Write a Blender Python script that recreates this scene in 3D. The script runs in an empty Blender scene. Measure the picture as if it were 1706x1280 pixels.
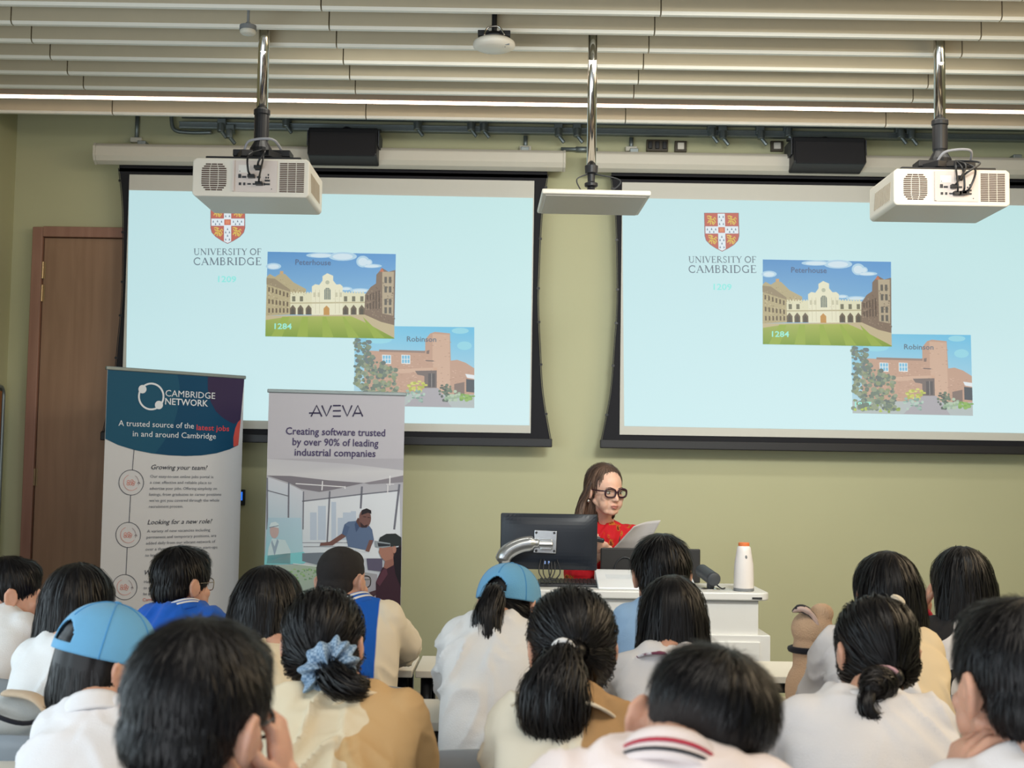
import bpy, bmesh, math, random
import numpy as np
from mathutils import Vector, Matrix, noise
from mathutils.bvhtree import BVHTree

C = bpy.context
S = C.scene
PI = math.pi
rnd = random.Random(7)

# ---------------------------------------------------------------- camera
W_PX, H_PX, F_PX = 1706.0, 1280.0, 2200.0
CAM = Vector((0.0, 0.0, 1.40))
PITCH = math.atan(145.0 / F_PX)
ROLL = 0.0157
_F = Vector((0, math.cos(PITCH), math.sin(PITCH)))
_X = Vector((1, 0, 0))
_U = Vector((0, -math.sin(PITCH), math.cos(PITCH)))
CR = math.cos(ROLL) * _X + math.sin(ROLL) * _U
CU = -math.sin(ROLL) * _X + math.cos(ROLL) * _U
cam_data = bpy.data.cameras.new('camera')
cam = bpy.data.objects.new('camera', cam_data)
S.collection.objects.link(cam)
cam.matrix_world = Matrix(((CR.x, CU.x, -_F.x, CAM.x), (CR.y, CU.y, -_F.y, CAM.y), (CR.z, CU.z, -_F.z, CAM.z), (0, 0, 0, 1)))
cam_data.sensor_fit = 'HORIZONTAL'
cam_data.sensor_width = 36.0
cam_data.lens = F_PX / W_PX * 36.0
cam_data.clip_start = 0.05
cam_data.clip_end = 60
cam_data.dof.use_dof = True
cam_data.dof.focus_distance = 5.6
cam_data.dof.aperture_fstop = 6.5
S.camera = cam


def ray(px, py):
    return _F + CR * ((px - W_PX / 2) / F_PX) + CU * ((H_PX / 2 - py) / F_PX)


def at(px, py, Y):
    """world point seen at photograph pixel px,py and standing at distance Y"""
    d = ray(px, py)
    return CAM + d * (Y / d.y)


# ---------------------------------------------------------------- light
S.view_settings.view_transform = 'Standard'
S.view_settings.look = 'None'
S.view_settings.exposure = 0.0
S.view_settings.gamma = 1.0
S.view_settings.use_curve_mapping = False
world = bpy.data.worlds.new('daylight')
S.world = world
world.use_nodes = True
world.node_tree.nodes['Background'].inputs[0].default_value = (0.86, 0.94, 1.0, 1)
world.node_tree.nodes['Background'].inputs[1].default_value = 0.50


def area(name, loc, rot, sx, sy, power, col, spread=PI):
    l = bpy.data.lights.new(name, 'AREA')
    l.shape = 'RECTANGLE'
    l.size, l.size_y = sx, sy
    l.energy = power
    l.color = col
    l.spread = spread
    o = bpy.data.objects.new(name, l)
    S.collection.objects.link(o)
    o.location = loc
    o.rotation_euler = rot
    return o


# daylight through the window band of the left wall, ceiling panels over the audience, plus added fill lights
area('window_daylight', (-2.9, 1.6, 1.5), (0, math.radians(-105), 0), 1.7, 5.0, 92, (0.74, 0.90, 1.0))
area('rear_low_fill', (-1.2, -1.2, 0.9), (math.radians(122), 0, math.radians(-12)), 3.6, 1.2, 85, (0.92, 0.96, 1.0))  # added unseen source, lifts the baffle undersides and the heads from behind
area('wall_centre_fill', (1.3, 3.4, 3.25), (math.radians(63), 0, math.radians(4)), 0.9, 0.5, 30, (0.97, 1.0, 0.96), math.radians(95))  # added lamp with no fixture, brightens the middle of the front wall
area('ceiling_panel_light', (3.2, 3.6, 3.1), (0, math.radians(38), 0), 1.2, 3.4, 88, (1.0, 0.77, 0.50))
area('ceiling_panel_light', (0.5, 1.5, 3.25), (math.radians(18), 0, 0), 2.4, 1.2, 40, (1.0, 0.92, 0.80))
area('wall_top_fill', (0.6, 5.9, 3.28), (math.radians(28), 0, 0), 3.6, 0.15, 18, (1.0, 0.95, 0.84))  # added strip of light for the front wall, no fixture there


# ---------------------------------------------------------------- materials
def lin(c):
    out = []
    for v in c[:3]:
        v = v / 255.0
        out.append(v / 12.92 if v <= 0.04045 else ((v + 0.055) / 1.055) ** 2.4)
    return tuple(out) + (1.0,)


def newmat(name):
    m = bpy.data.materials.new(name)
    m.use_nodes = True
    return m, m.node_tree, m.node_tree.nodes['Principled BSDF']


MATS = {}


def mat(name, col, rough=0.5, metal=0.0, noise_amt=0.06, noise_scale=30.0, bump=0.0, bump_scale=200.0, spec=0.5, emit=None, coat=0.0, stretch=None, sheen=0.0):
    if name in MATS:
        return MATS[name]
    m, nt, b = newmat(name)
    N, L = nt.nodes, nt.links
    c = lin(col)
    tc = N.new('ShaderNodeTexCoord')
    src = tc.outputs['Object']
    if stretch:
        mp = N.new('ShaderNodeMapping')
        mp.inputs['Scale'].default_value = stretch
        L.new(src, mp.inputs[0])
        src = mp.outputs[0]
    if noise_amt:
        n = N.new('ShaderNodeTexNoise')
        n.inputs['Scale'].default_value = noise_scale
        n.inputs['Detail'].default_value = 4
        L.new(src, n.inputs['Vector'])
        r = N.new('ShaderNodeMix')
        r.data_type = 'RGBA'
        a = 1 - noise_amt * 1.5
        bb = 1 + noise_amt * 1.5
        r.inputs[6].default_value = (c[0] * a, c[1] * a, c[2] * a, 1)
        r.inputs[7].default_value = (min(1, c[0] * bb), min(1, c[1] * bb), min(1, c[2] * bb), 1)
        L.new(n.outputs['Fac'], r.inputs[0])
        L.new(r.outputs[2], b.inputs['Base Color'])
    else:
        b.inputs['Base Color'].default_value = c
    b.inputs['Roughness'].default_value = rough
    b.inputs['Metallic'].default_value = metal
    b.inputs['Specular IOR Level'].default_value = spec
    b.inputs['Coat Weight'].default_value = coat
    b.inputs['Sheen Weight'].default_value = sheen
    if bump:
        n2 = N.new('ShaderNodeTexNoise')
        n2.inputs['Scale'].default_value = bump_scale
        n2.inputs['Detail'].default_value = 3
        L.new(src, n2.inputs['Vector'])
        bp = N.new('ShaderNodeBump')
        bp.inputs['Strength'].default_value = bump
        bp.inputs['Distance'].default_value = 0.01
        L.new(n2.outputs['Fac'], bp.inputs['Height'])
        L.new(bp.outputs[0], b.inputs['Normal'])
    if emit:
        b.inputs['Emission Color'].default_value = lin(emit[0])
        b.inputs['Emission Strength'].default_value = emit[1]
    MATS[name] = m
    return m


def wood_mat(name, c1, c2):
    if name in MATS:
        return MATS[name]
    m, nt, b = newmat(name)
    N, L = nt.nodes, nt.links
    tc = N.new('ShaderNodeTexCoord')
    mp = N.new('ShaderNodeMapping')
    mp.inputs['Scale'].default_value = (9, 9, 0.8)
    L.new(tc.outputs['Object'], mp.inputs[0])
    n = N.new('ShaderNodeTexNoise')
    n.inputs['Scale'].default_value = 1.6
    n.inputs['Detail'].default_value = 6
    n.inputs['Distortion'].default_value = 1.2
    L.new(mp.outputs[0], n.inputs['Vector'])
    w = N.new('ShaderNodeTexWave')
    w.inputs['Scale'].default_value = 0.6
    w.inputs['Distortion'].default_value = 7
    w.inputs['Detail'].default_value = 3
    L.new(mp.outputs[0], w.inputs['Vector'])
    a = N.new('ShaderNodeMath')
    a.operation = 'ADD'
    L.new(n.outputs['Fac'], a.inputs[0])
    s = N.new('ShaderNodeMath')
    s.operation = 'MULTIPLY'
    s.inputs[1].default_value = 0.14
    L.new(w.outputs['Fac'], s.inputs[0])
    L.new(s.outputs[0], a.inputs[1])
    r = N.new('ShaderNodeValToRGB')
    r.color_ramp.elements[0].position = 0.3
    r.color_ramp.elements[0].color = lin(c1)
    r.color_ramp.elements[1].position = 1.0
    r.color_ramp.elements[1].color = lin(c2)
    L.new(a.outputs[0], r.inputs[0])
    L.new(r.outputs[0], b.inputs['Base Color'])
    b.inputs['Roughness'].default_value = 0.45
    MATS[name] = m
    return m


def print_mat(name, emission):
    """flat print / projected picture: colours carried by a colour attribute"""
    if name in MATS:
        return MATS[name]
    m, nt, b = newmat(name)
    N, L = nt.nodes, nt.links
    at_ = N.new('ShaderNodeAttribute')
    at_.attribute_name = 'Col'
    if emission:
        b.inputs['Base Color'].default_value = (0.10, 0.10, 0.10, 1)
        b.inputs['Specular IOR Level'].default_value = 0.0
        b.inputs['Roughness'].default_value = 0.9
        L.new(at_.outputs['Color'], b.inputs['Emission Color'])
        b.inputs['Emission Strength'].default_value = emission
    else:
        L.new(at_.outputs['Color'], b.inputs['Base Color'])
        b.inputs['Roughness'].default_value = 0.5
        b.inputs['Specular IOR Level'].default_value = 0.2
    MATS[name] = m
    return m


# ---------------------------------------------------------------- objects
def tag(o, label=None, cat=None, group=None, kind=None):
    if label:
        o['label'] = label
    if cat:
        o['category'] = cat
    if group:
        o['group'] = group
    if kind:
        o['kind'] = kind
    return o


ORIGIN = {}


def thing(name, label, cat, loc=(0, 0, 0), rz=0.0, group=None):
    o = bpy.data.objects.new(name, None)
    o.empty_display_size = 0.1
    S.collection.objects.link(o)
    o.location = loc
    o.rotation_euler = (0, 0, rz)
    tag(o, label, cat, group)
    return o


class MB:
    """collects shapes (vertices, faces, material slots)"""

    def __init__(s):
        s.v = []
        s.f = []
        s.m = []

    def add(s, vs, fs, mi=0):
        o = len(s.v)
        s.v += [tuple(p) for p in vs]
        s.f += [tuple(i + o for i in f) for f in fs]
        s.m += [mi] * len(fs)
        return s

    def box(s, c, d, R=None, mi=0):
        hx, hy, hz = d[0] / 2, d[1] / 2, d[2] / 2
        vs = [Vector((x, y, z)) for x in (-hx, hx) for y in (-hy, hy) for z in (-hz, hz)]
        if R is not None:
            vs = [R @ p for p in vs]
        c = Vector(c)
        vs = [p + c for p in vs]
        return s.add(vs, [(0, 1, 3, 2), (4, 6, 7, 5), (0, 4, 5, 1), (2, 3, 7, 6), (0, 2, 6, 4), (1, 5, 7, 3)], mi)

    def ell(s, c, r, R=None, n=16, mi=0):
        c = Vector(c)
        m = max(6, n // 2)
        vs = [Vector((0, 0, r[2]))]
        for i in range(1, m):
            t = PI * i / m
            for j in range(n):
                a = 2 * PI * j / n
                vs.append(Vector((r[0] * math.sin(t) * math.cos(a), r[1] * math.sin(t) * math.sin(a), r[2] * math.cos(t))))
        vs.append(Vector((0, 0, -r[2])))
        fs = []
        for j in range(n):
            k = (j + 1) % n
            fs.append((0, 1 + j, 1 + k))
            for i in range(m - 2):
                a = 1 + i * n
                fs.append((a + j, a + n + j, a + n + k, a + k))
            b = 1 + (m - 2) * n
            fs.append((b + j, len(vs) - 1, b + k))
        if R is not None:
            vs = [R @ p for p in vs]
        return s.add([p + c for p in vs], fs, mi)

    def tube(s, pts, r, n=8, mi=0, closed=False, flat=1.0, up=None):
        pts = [Vector(p) for p in pts]
        k = len(pts)
        rs = r if isinstance(r, (list, tuple)) else [r] * k
        vs = []
        u = None
        for i, p in enumerate(pts):
            if closed:
                t = pts[(i + 1) % k] - pts[i - 1]
            else:
                t = pts[min(i + 1, k - 1)] - pts[max(i - 1, 0)]
            t = t.normalized() if t.length > 1e-9 else Vector((0, 0, 1))
            if u is None:
                g = Vector(up) if up else (Vector((0, 0, 1)) if abs(t.z) < 0.9 else Vector((1, 0, 0)))
                u = (g - t * g.dot(t)).normalized()
            else:
                u = u - t * u.dot(t)
                u = u.normalized() if u.length > 1e-6 else t.orthogonal().normalized()
            w = t.cross(u)
            for j in range(n):
                a = 2 * PI * j / n
                vs.append(p + u * (math.cos(a) * rs[i] * flat) + w * (math.sin(a) * rs[i]))
        fs = []
        for i in range(k if closed else k - 1):
            a, b = i * n, ((i + 1) % k) * n
            for j in range(n):
                q = (j + 1) % n
                fs.append((a + j, a + q, b + q, b + j))
        if not closed:
            fs.append(tuple(range(n - 1, -1, -1)))
            fs.append(tuple((k - 1) * n + j for j in range(n)))
        return s.add(vs, fs, mi)

    def cap(s, p0, r0, p1, r1, n=14):
        """capsule with two radii"""
        p0, p1 = Vector(p0), Vector(p1)
        d = p1 - p0
        L_ = d.length
        t = d / L_ if L_ > 1e-9 else Vector((0, 0, 1))
        pts, rs = [], []
        for a in (5, 30, 60):
            a = math.radians(a)
            pts.append(p0 - t * (r0 * math.cos(a)))
            rs.append(r0 * math.sin(a))
        pts += [p0, p0.lerp(p1, .5), p1]
        rs += [r0, (r0 + r1) / 2, r1]
        for a in (60, 30, 5):
            a = math.radians(a)
            pts.append(p1 + t * (r1 * math.cos(a)))
            rs.append(r1 * math.sin(a))
        return s.tube(pts, rs, n)

    def loft(s, rings, n=24, mi=0, caps=True, F=None):
        """rings: (centre, rx, ry) horizontal ellipses; F maps local points"""
        vs = []
        for (c, rx, ry) in rings:
            c = Vector(c)
            for j in range(n):
                a = 2 * PI * j / n
                p = c + Vector((rx * math.cos(a), ry * math.sin(a), 0))
                vs.append(F(p) if F else p)
        fs = []
        for i in range(len(rings) - 1):
            for j in range(n):
                k = (j + 1) % n
                fs.append((i * n + j, i * n + k, (i + 1) * n + k, (i + 1) * n + j))
        if caps:
            fs.append(tuple(range(n - 1, -1, -1)))
            fs.append(tuple((len(rings) - 1) * n + j for j in range(n)))
        return s.add(vs, fs, mi)

    def lathe(s, prof, c=(0, 0, 0), n=32, mi=0, R=None):
        """prof: (radius, z) list around z"""
        c = Vector(c)
        vs = []
        for (r, z) in prof:
            for j in range(n):
                a = 2 * PI * j / n
                p = Vector((r * math.cos(a), r * math.sin(a), z))
                vs.append((R @ p if R is not None else p) + c)
        fs = []
        for i in range(len(prof) - 1):
            for j in range(n):
                k = (j + 1) % n
                fs.append((i * n + j, i * n + k, (i + 1) * n + k, (i + 1) * n + j))
        fs.append(tuple(range(n - 1, -1, -1)))
        fs.append(tuple((len(prof) - 1) * n + j for j in range(n)))
        return s.add(vs, fs, mi)

    def prism(s, poly, d0, d1, plane='xz', mi=0):
        """extrude a 2-D outline; plane 'xz' extrudes along y, 'xy' along z, 'yz' along x"""
        def P(a, b, d):
            return {'xz': (a, d, b), 'xy': (a, b, d), 'yz': (d, a, b)}[plane]
        n = len(poly)
        vs = [P(a, b, d0) for a, b in poly] + [P(a, b, d1) for a, b in poly]
        fs = [tuple(range(n)), tuple(range(2 * n - 1, n - 1, -1))]
        for i in range(n):
            j = (i + 1) % n
            fs.append((j, i, n + i, n + j))
        return s.add(vs, fs, mi)

    def grid(s, fn, nu, nv, mi=0, flip=False, closed_u=False):
        vs = []
        for i in range(nu + (0 if closed_u else 1)):
            for j in range(nv + 1):
                vs.append(fn(i / nu, j / nv))
        fs = []
        ncol = nu if closed_u else nu + 1
        for i in range(nu):
            for j in range(nv):
                a = (i % ncol) * (nv + 1) + j
                b = ((i + 1) % ncol) * (nv + 1) + j
                f = (a, b, b + 1, a + 1)
                fs.append(f[::-1] if flip else f)
        return s.add(vs, fs, mi)

    def build(s, name, mats, parent=None, smooth=False, bevel=0.0, solid=0.0, off=None, fixn=True, seg=2):
        me = bpy.data.meshes.new(name)
        vs = s.v
        if off is not None:
            off = Vector(off)
            vs = [tuple(Vector(p) - off) for p in vs]
        me.from_pydata(vs, [], s.f)
        if not isinstance(mats, (list, tuple)):
            mats = [mats]
        for m in mats:
            me.materials.append(m)
        if len(mats) > 1:
            me.polygons.foreach_set('material_index', s.m)
        if smooth:
            me.polygons.foreach_set('use_smooth', [True] * len(me.polygons))
        if fixn:
            bm = bmesh.new()
            bm.from_mesh(me)
            bmesh.ops.recalc_face_normals(bm, faces=bm.faces)
            bm.to_mesh(me)
            bm.free()
        me.update()
        o = bpy.data.objects.new(name, me)
        S.collection.objects.link(o)
        if parent is not None:
            o.parent = parent
        if bevel:
            md = o.modifiers.new('bevel', 'BEVEL')
            md.width = bevel
            md.segments = seg
            md.limit_method = 'ANGLE'
            md.angle_limit = math.radians(40)
            md.harden_normals = False
        if solid:
            md = o.modifiers.new('solid', 'SOLIDIFY')
            md.thickness = solid
            md.offset = 0
        return o


def rot(axis, deg):
    return Matrix.Rotation(math.radians(deg), 3, axis)


def smooth_path(pts, n=6):
    """Catmull-Rom through points"""
    pts = [Vector(p) for p in pts]
    out = []
    for i in range(len(pts) - 1):
        p0, p1, p2, p3 = pts[max(i - 1, 0)], pts[i], pts[i + 1], pts[min(i + 2, len(pts) - 1)]
        for k in range(n):
            t = k / n
            out.append(0.5 * ((2 * p1) + (p2 - p0) * t + (2 * p0 - 5 * p1 + 4 * p2 - p3) * t * t + (3 * p1 - p0 - 3 * p2 + p3) * t ** 3))
    out.append(pts[-1])
    return out


def dup(root, loc, rz=None, label=None, group=None):
    r = root.copy()
    S.collection.objects.link(r)
    r.location = loc
    if rz is not None:
        r.rotation_euler = (0, 0, rz)
    if label:
        r['label'] = label
    if group:
        r['group'] = group
    for ch in list(root.children):
        c = ch.copy()
        S.collection.objects.link(c)
        c.parent = r
        for g in list(ch.children):
            d = g.copy()
            S.collection.objects.link(d)
            d.parent = c
    return r


# ---------------------------------------------------------------- text
TEXT_CACHE = {}


def text_mesh(body, shear=0.0, bold=0.0):
    key = (body, shear, bold)
    if key in TEXT_CACHE:
        return TEXT_CACHE[key]
    cu = bpy.data.curves.new('lettering_source', 'FONT')
    cu.body = body
    cu.size = 1.0
    cu.shear = shear
    cu.offset = bold
    cu.resolution_u = 2
    o = bpy.data.objects.new('lettering_source', cu)
    S.collection.objects.link(o)
    dg = C.evaluated_depsgraph_get()
    me = bpy.data.meshes.new_from_object(o.evaluated_get(dg))
    vs = [(v.co.x, v.co.y) for v in me.vertices]
    fs = [tuple(p.vertices) for p in me.polygons]
    bpy.data.objects.remove(o)
    bpy.data.curves.remove(cu)
    bpy.data.meshes.remove(me)
    TEXT_CACHE[key] = (vs, fs)
    return vs, fs


class Flat:
    """a picture on a flat sheet; points given in photograph pixels and laid on the sheet's own plane"""

    def __init__(s, O, Udir):
        s.O = Vector(O)
        s.Ud = Vector(Udir).normalized()
        s.N = s.Ud.cross(Vector((0, 0, 1)))
        s.v, s.f, s.c = [], [], []

    def conv(s, px, py):
        d = ray(px, py)
        t = (s.O - CAM).dot(s.N) / d.dot(s.N)
        p = CAM + d * t - s.O
        return p.dot(s.Ud), p.z

    def raw(s, uv, faces, cols, layer):
        o = len(s.v)
        s.v += [(u, -layer * 0.0005, z) for u, z in uv]
        for f in faces:
            s.f.append(tuple(i + o for i in f))
            s.c.append([cols[i] for i in f])

    def poly(s, pts, col, layer=1):
        uv = [s.conv(*p) for p in pts]
        cols = [lin(c) for c in col] if isinstance(col, list) else [lin(col)] * len(pts)
        s.raw(uv, [tuple(range(len(pts)))], cols, layer)

    def rect(s, x0, y0, x1, y1, col, layer=1, grad=None):
        """upright on the sheet: corner pixels give the box"""
        a, b = s.conv(x0, y0), s.conv(x1, y1)
        c0, c1 = lin(col), lin(grad or col)
        s.raw([(a[0], a[1]), (b[0], a[1]), (b[0], b[1]), (a[0], b[1])], [(0, 1, 2, 3)], [c0, c0, c1, c1], layer)

    def ell(s, cx, cy, rx, ry, col, layer=1, n=20, a0=0.0, a1=360.0):
        s.poly([(cx + rx * math.cos(math.radians(a0 + (a1 - a0) * i / n)), cy + ry * math.sin(math.radians(a0 + (a1 - a0) * i / n))) for i in range(n if a1 - a0 >= 360 else n + 1)], col, layer)

    def ring(s, cx, cy, rx, ry, w, col, layer=1, a0=0, a1=360, n=40):
        s.line([(cx + rx * math.cos(math.radians(a0 + (a1 - a0) * i / n)), cy + ry * math.sin(math.radians(a0 + (a1 - a0) * i / n))) for i in range(n + 1)], w, col, layer)

    def line(s, pts, w, col, layer=1):
        n = len(pts)
        c = lin(col)
        uv = []
        for i, p in enumerate(pts):
            q0, q1 = pts[max(i - 1, 0)], pts[min(i + 1, n - 1)]
            dx, dy = q1[0] - q0[0], q1[1] - q0[1]
            l = math.hypot(dx, dy) or 1
            nx, ny = -dy / l * w / 2, dx / l * w / 2
            uv.append(s.conv(p[0] + nx, p[1] + ny))
            uv.append(s.conv(p[0] - nx, p[1] - ny))
        s.raw(uv, [(2 * i, 2 * i + 1, 2 * i + 3, 2 * i + 2) for i in range(n - 1)], [c] * len(uv), layer)

    def text(s, body, x0, x1, ybase, cap, col, layer=3, shear=0.0, bold=0.0):
        """body between pixel columns x0 and x1, baseline at ybase (at x0), capitals cap pixels tall"""
        vs, fs = text_mesh(body, shear, bold)
        if not vs:
            return
        mnx = min(v[0] for v in vs)
        mxx = max(v[0] for v in vs)
        a = s.conv(x0, ybase)
        b = s.conv(x1, ybase)
        t = s.conv(x0, ybase - cap)
        sx = (b[0] - a[0]) / (mxx - mnx)
        sz = (t[1] - a[1]) / 0.70
        c = lin(col)
        s.raw([(a[0] + (v[0] - mnx) * sx, a[1] + v[1] * sz) for v in vs], fs, [c] * len(vs), layer)

    def build(s, name, m, parent=None, shift=(0, 0, 0)):
        me = bpy.data.meshes.new(name)
        me.from_pydata([(a + shift[0], b + shift[1], c + shift[2]) for a, b, c in s.v], [], s.f)
        ca = me.color_attributes.new('Col', 'FLOAT_COLOR', 'CORNER')
        buf = []
        for cols in s.c:
            for c in cols:
                buf += list(c)
        ca.data.foreach_set('color', buf)
        me.materials.append(m)
        # face the viewer (-y)
        bm = bmesh.new()
        bm.from_mesh(me)
        for f in bm.faces:
            f.normal_update()
            if f.normal.y > 0:
                f.normal_flip()
        bm.to_mesh(me)
        bm.free()
        o = bpy.data.objects.new(name, me)
        S.collection.objects.link(o)
        if parent is not None:
            o.parent = parent
        return o

# ================================================================ ROOM
WY = 7.88          # distance of the front wall
XL, XR = -3.02, 4.60
m_wall = mat('wall_paint', (190, 190, 154), 0.7, noise_amt=0.02, noise_scale=3, bump=0.05, bump_scale=350)
m_floor = mat('carpet', (96, 92, 88), 0.95, noise_amt=0.2, noise_scale=120, bump=0.4, bump_scale=400)
m_ceil = mat('ceiling_void', (70, 72, 74), 0.9)
m_skirt = mat('skirting_paint', (196, 186, 160), 0.5)
m_slat = mat('baffle_felt', (196, 184, 158), 0.8, noise_amt=0.03, noise_scale=12, bump=0.05, bump_scale=500)
m_slatlit = mat('baffle_underside_lit', (238, 236, 226), 0.5, noise_amt=0.01)  # paler tone paints in the light that baffle undersides catch from below
m_black = mat('black_plastic', (22, 23, 28), 0.45)
m_blackfab = mat('black_border_fabric', (16, 17, 26), 0.8, noise_amt=0.03)
m_white = mat('white_plastic', (226, 220, 208), 0.4, noise_amt=0.01)
m_offwhite = mat('white_enamel', (205, 202, 190), 0.45, noise_amt=0.01)
m_chrome = mat('chrome', (200, 196, 190), 0.12, 1.0, noise_amt=0.0)
m_steel = mat('galvanised_steel', (140, 150, 152), 0.45, 0.7, noise_amt=0.08)
m_grey = mat('grey_plastic', (120, 124, 128), 0.5)
m_dark = mat('dark_grey_plastic', (48, 50, 54), 0.5)
m_slot = mat('vent_slot', (92, 74, 66), 0.8)
m_screen = mat('screen_fabric', (205, 205, 198), 0.8, noise_amt=0.01)

mb = MB().box((0.8, 2.4, -0.05), (XR - XL + 0.6, 11.6, 0.1))
tag(mb.build('floor', m_floor), kind='structure')
mb = MB().box(((XL + XR) / 2, WY + 0.06, 1.95), (XR - XL + 0.5, 0.12, 3.9))
tag(mb.build('wall_back', m_wall), kind='structure')
mb = MB().box((XL - 0.06, 6.49, 1.95), (0.12, 2.78, 3.9))
mb.box((XL - 0.06, 2.0, 0.45), (0.12, 6.2, 0.9))
mb.box((XL - 0.06, 2.0, 3.4), (0.12, 6.2, 1.0))
for y in (-1.0, 1.0, 3.0):
    mb.box((XL - 0.06, y, 1.95), (0.12, 0.14, 2.1))
tag(mb.build('wall_left', m_wall), kind='structure')
mb = MB().box((XR + 0.06, 3.4, 1.95), (0.12, 9.0, 3.9))
tag(mb.build('wall_right', m_wall), kind='structure')
mb = MB().box(((XL + XR) / 2, WY - 0.008, 0.05), (XR - XL, 0.016, 0.1))
tag(mb.build('baseboard_back', m_skirt, bevel=0.004), kind='structure')
mb = MB().box((XL + 0.008, 6.49, 0.05), (0.016, 2.74, 0.1))
tag(mb.build('baseboard_left', m_skirt, bevel=0.004), kind='structure')

# ceiling: dark void with a run of felt baffles
ceil = MB().box(((XL + XR) / 2, 3.4, 3.95), (XR - XL + 0.4, 9.1, 0.1)).build('ceiling', m_ceil)
tag(ceil, kind='structure')
ZB = at(853, 202, 7.3).z          # underside of the baffles
seams = [XL + 0.02, -2.262, -0.842, 0.612, 2.07, 3.51, XR - 0.02]
ys = [7.3 - 0.25 * i for i in range(0, 17)]
for i, y in enumerate(ys):
    if i == 1:
        continue
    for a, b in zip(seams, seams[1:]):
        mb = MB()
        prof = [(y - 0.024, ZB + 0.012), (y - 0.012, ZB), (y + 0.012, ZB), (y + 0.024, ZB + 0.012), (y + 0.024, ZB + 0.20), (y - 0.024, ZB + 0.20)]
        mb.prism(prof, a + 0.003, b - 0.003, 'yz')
        mb.m = [0, 0, 1, 1, 1, 0, 0, 0]  # bottom and chamfer faces get the painted-in light
        mb.build('ceiling_baffle', [m_slat, m_slatlit], ceil)
m_led = mat('led_strip', (255, 235, 220), 0.5, noise_amt=0, emit=((255, 226, 205), 7.0))
lum = thing('linear_light', 'thin glowing light line running the width of the room between ceiling slats', 'ceiling light', (0, ys[1], ZB))
mb = MB()
mb.box(((XL + XR) / 2, 0.005, 0.10), (XR - XL - 0.06, 0.07, 0.14))
mb.build('housing', mat('luminaire_housing', (178, 160, 140), 0.6), lum, bevel=0.003)
mb = MB().box(((XL + XR) / 2, -0.012, 0.023), (XR - XL - 0.08, 0.015, 0.014))
mb.build('diffuser', m_led, lum)

# door and frame in the front wall
m_door = wood_mat('door_veneer', (146, 114, 90), (168, 134, 108))
m_dframe = wood_mat('door_frame_wood', (146, 106, 90), (168, 128, 110))
dx0, dx1 = at(70, 600, WY).x, -1.93
dz1 = at(75, 398, WY).z
door = MB().box(((dx0 + dx1) / 2, WY - 0.012, (dz1 + 0.01) / 2), (dx1 - dx0, 0.045, dz1 - 0.01)).build('door_1', m_door, bevel=0.002)
tag(door, kind='structure')
mb = MB()
fw = 0.062
for x in (dx0 - 0.004 - fw / 2, dx1 + 0.004 + fw / 2):
    mb.box((x, WY - 0.03, (dz1 + fw) / 2), (fw, 0.06, dz1 + fw))
mb.box(((dx0 + dx1) / 2, WY - 0.03, dz1 + 0.004 + fw / 2), (dx1 - dx0 + 0.008, 0.06, fw))
mb.build('door_frame', m_dframe, door, bevel=0.004)
for py in (452, 490, 795):
    p = at(68 - (py - 450) * 0.028, py, WY)
    h = MB()
    h.tube([(dx0 - 0.002, WY - 0.045, p.z - 0.05), (dx0 - 0.002, WY - 0.045, p.z + 0.05)], 0.008, 10)
    h.box((dx0 - 0.002, WY - 0.036, p.z), (0.03, 0.004, 0.1))
    h.build('hinge', mat('brass_hinge', (170, 150, 118), 0.35, 0.8), door)
h = MB()
hp = at(178, 730, WY - 0.08)
h.box((hp.x + 0.02, WY - 0.045, hp.z), (0.05, 0.02, 0.16))
h.tube([(hp.x + 0.02, WY - 0.05, hp.z + 0.03), (hp.x + 0.02, WY - 0.09, hp.z + 0.03), (hp.x - 0.03, WY - 0.095, hp.z + 0.03)], 0.010, 10)
h.build('door_handle', m_black, door, bevel=0.003)

# rounded framed board on the side wall, only its edge in sight
bz0, bz1 = at(2, 960, 7.8).z, at(2, 645, 7.8).z
nb = thing('notice_board', 'brown board in a rounded silver frame on the side wall beside the door', 'notice board', (XL, 7.35, bz0))
mb = MB().box((0.009, 0, (bz1 - bz0) / 2), (0.012, 0.86, bz1 - bz0 - 0.05))
mb.build('board', mat('board_wood', (150, 98, 58), 0.6), nb, bevel=0.004)
hw, hh, r = 0.45, (bz1 - bz0) / 2, 0.05
pts = []
for (cy, cz, a0) in ((hw - r, hh - r, 0), (-hw + r, hh - r, 90), (-hw + r, -hh + r, 180), (hw - r, -hh + r, 270)):
    for k in range(6):
        a = math.radians(a0 + 18 * k)
        pts.append((0.014, cy + r * math.cos(a), hh + cz + r * math.sin(a)))
MB().tube(pts, 0.012, 8, closed=True).build('frame', m_steel, nb, smooth=True)

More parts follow.
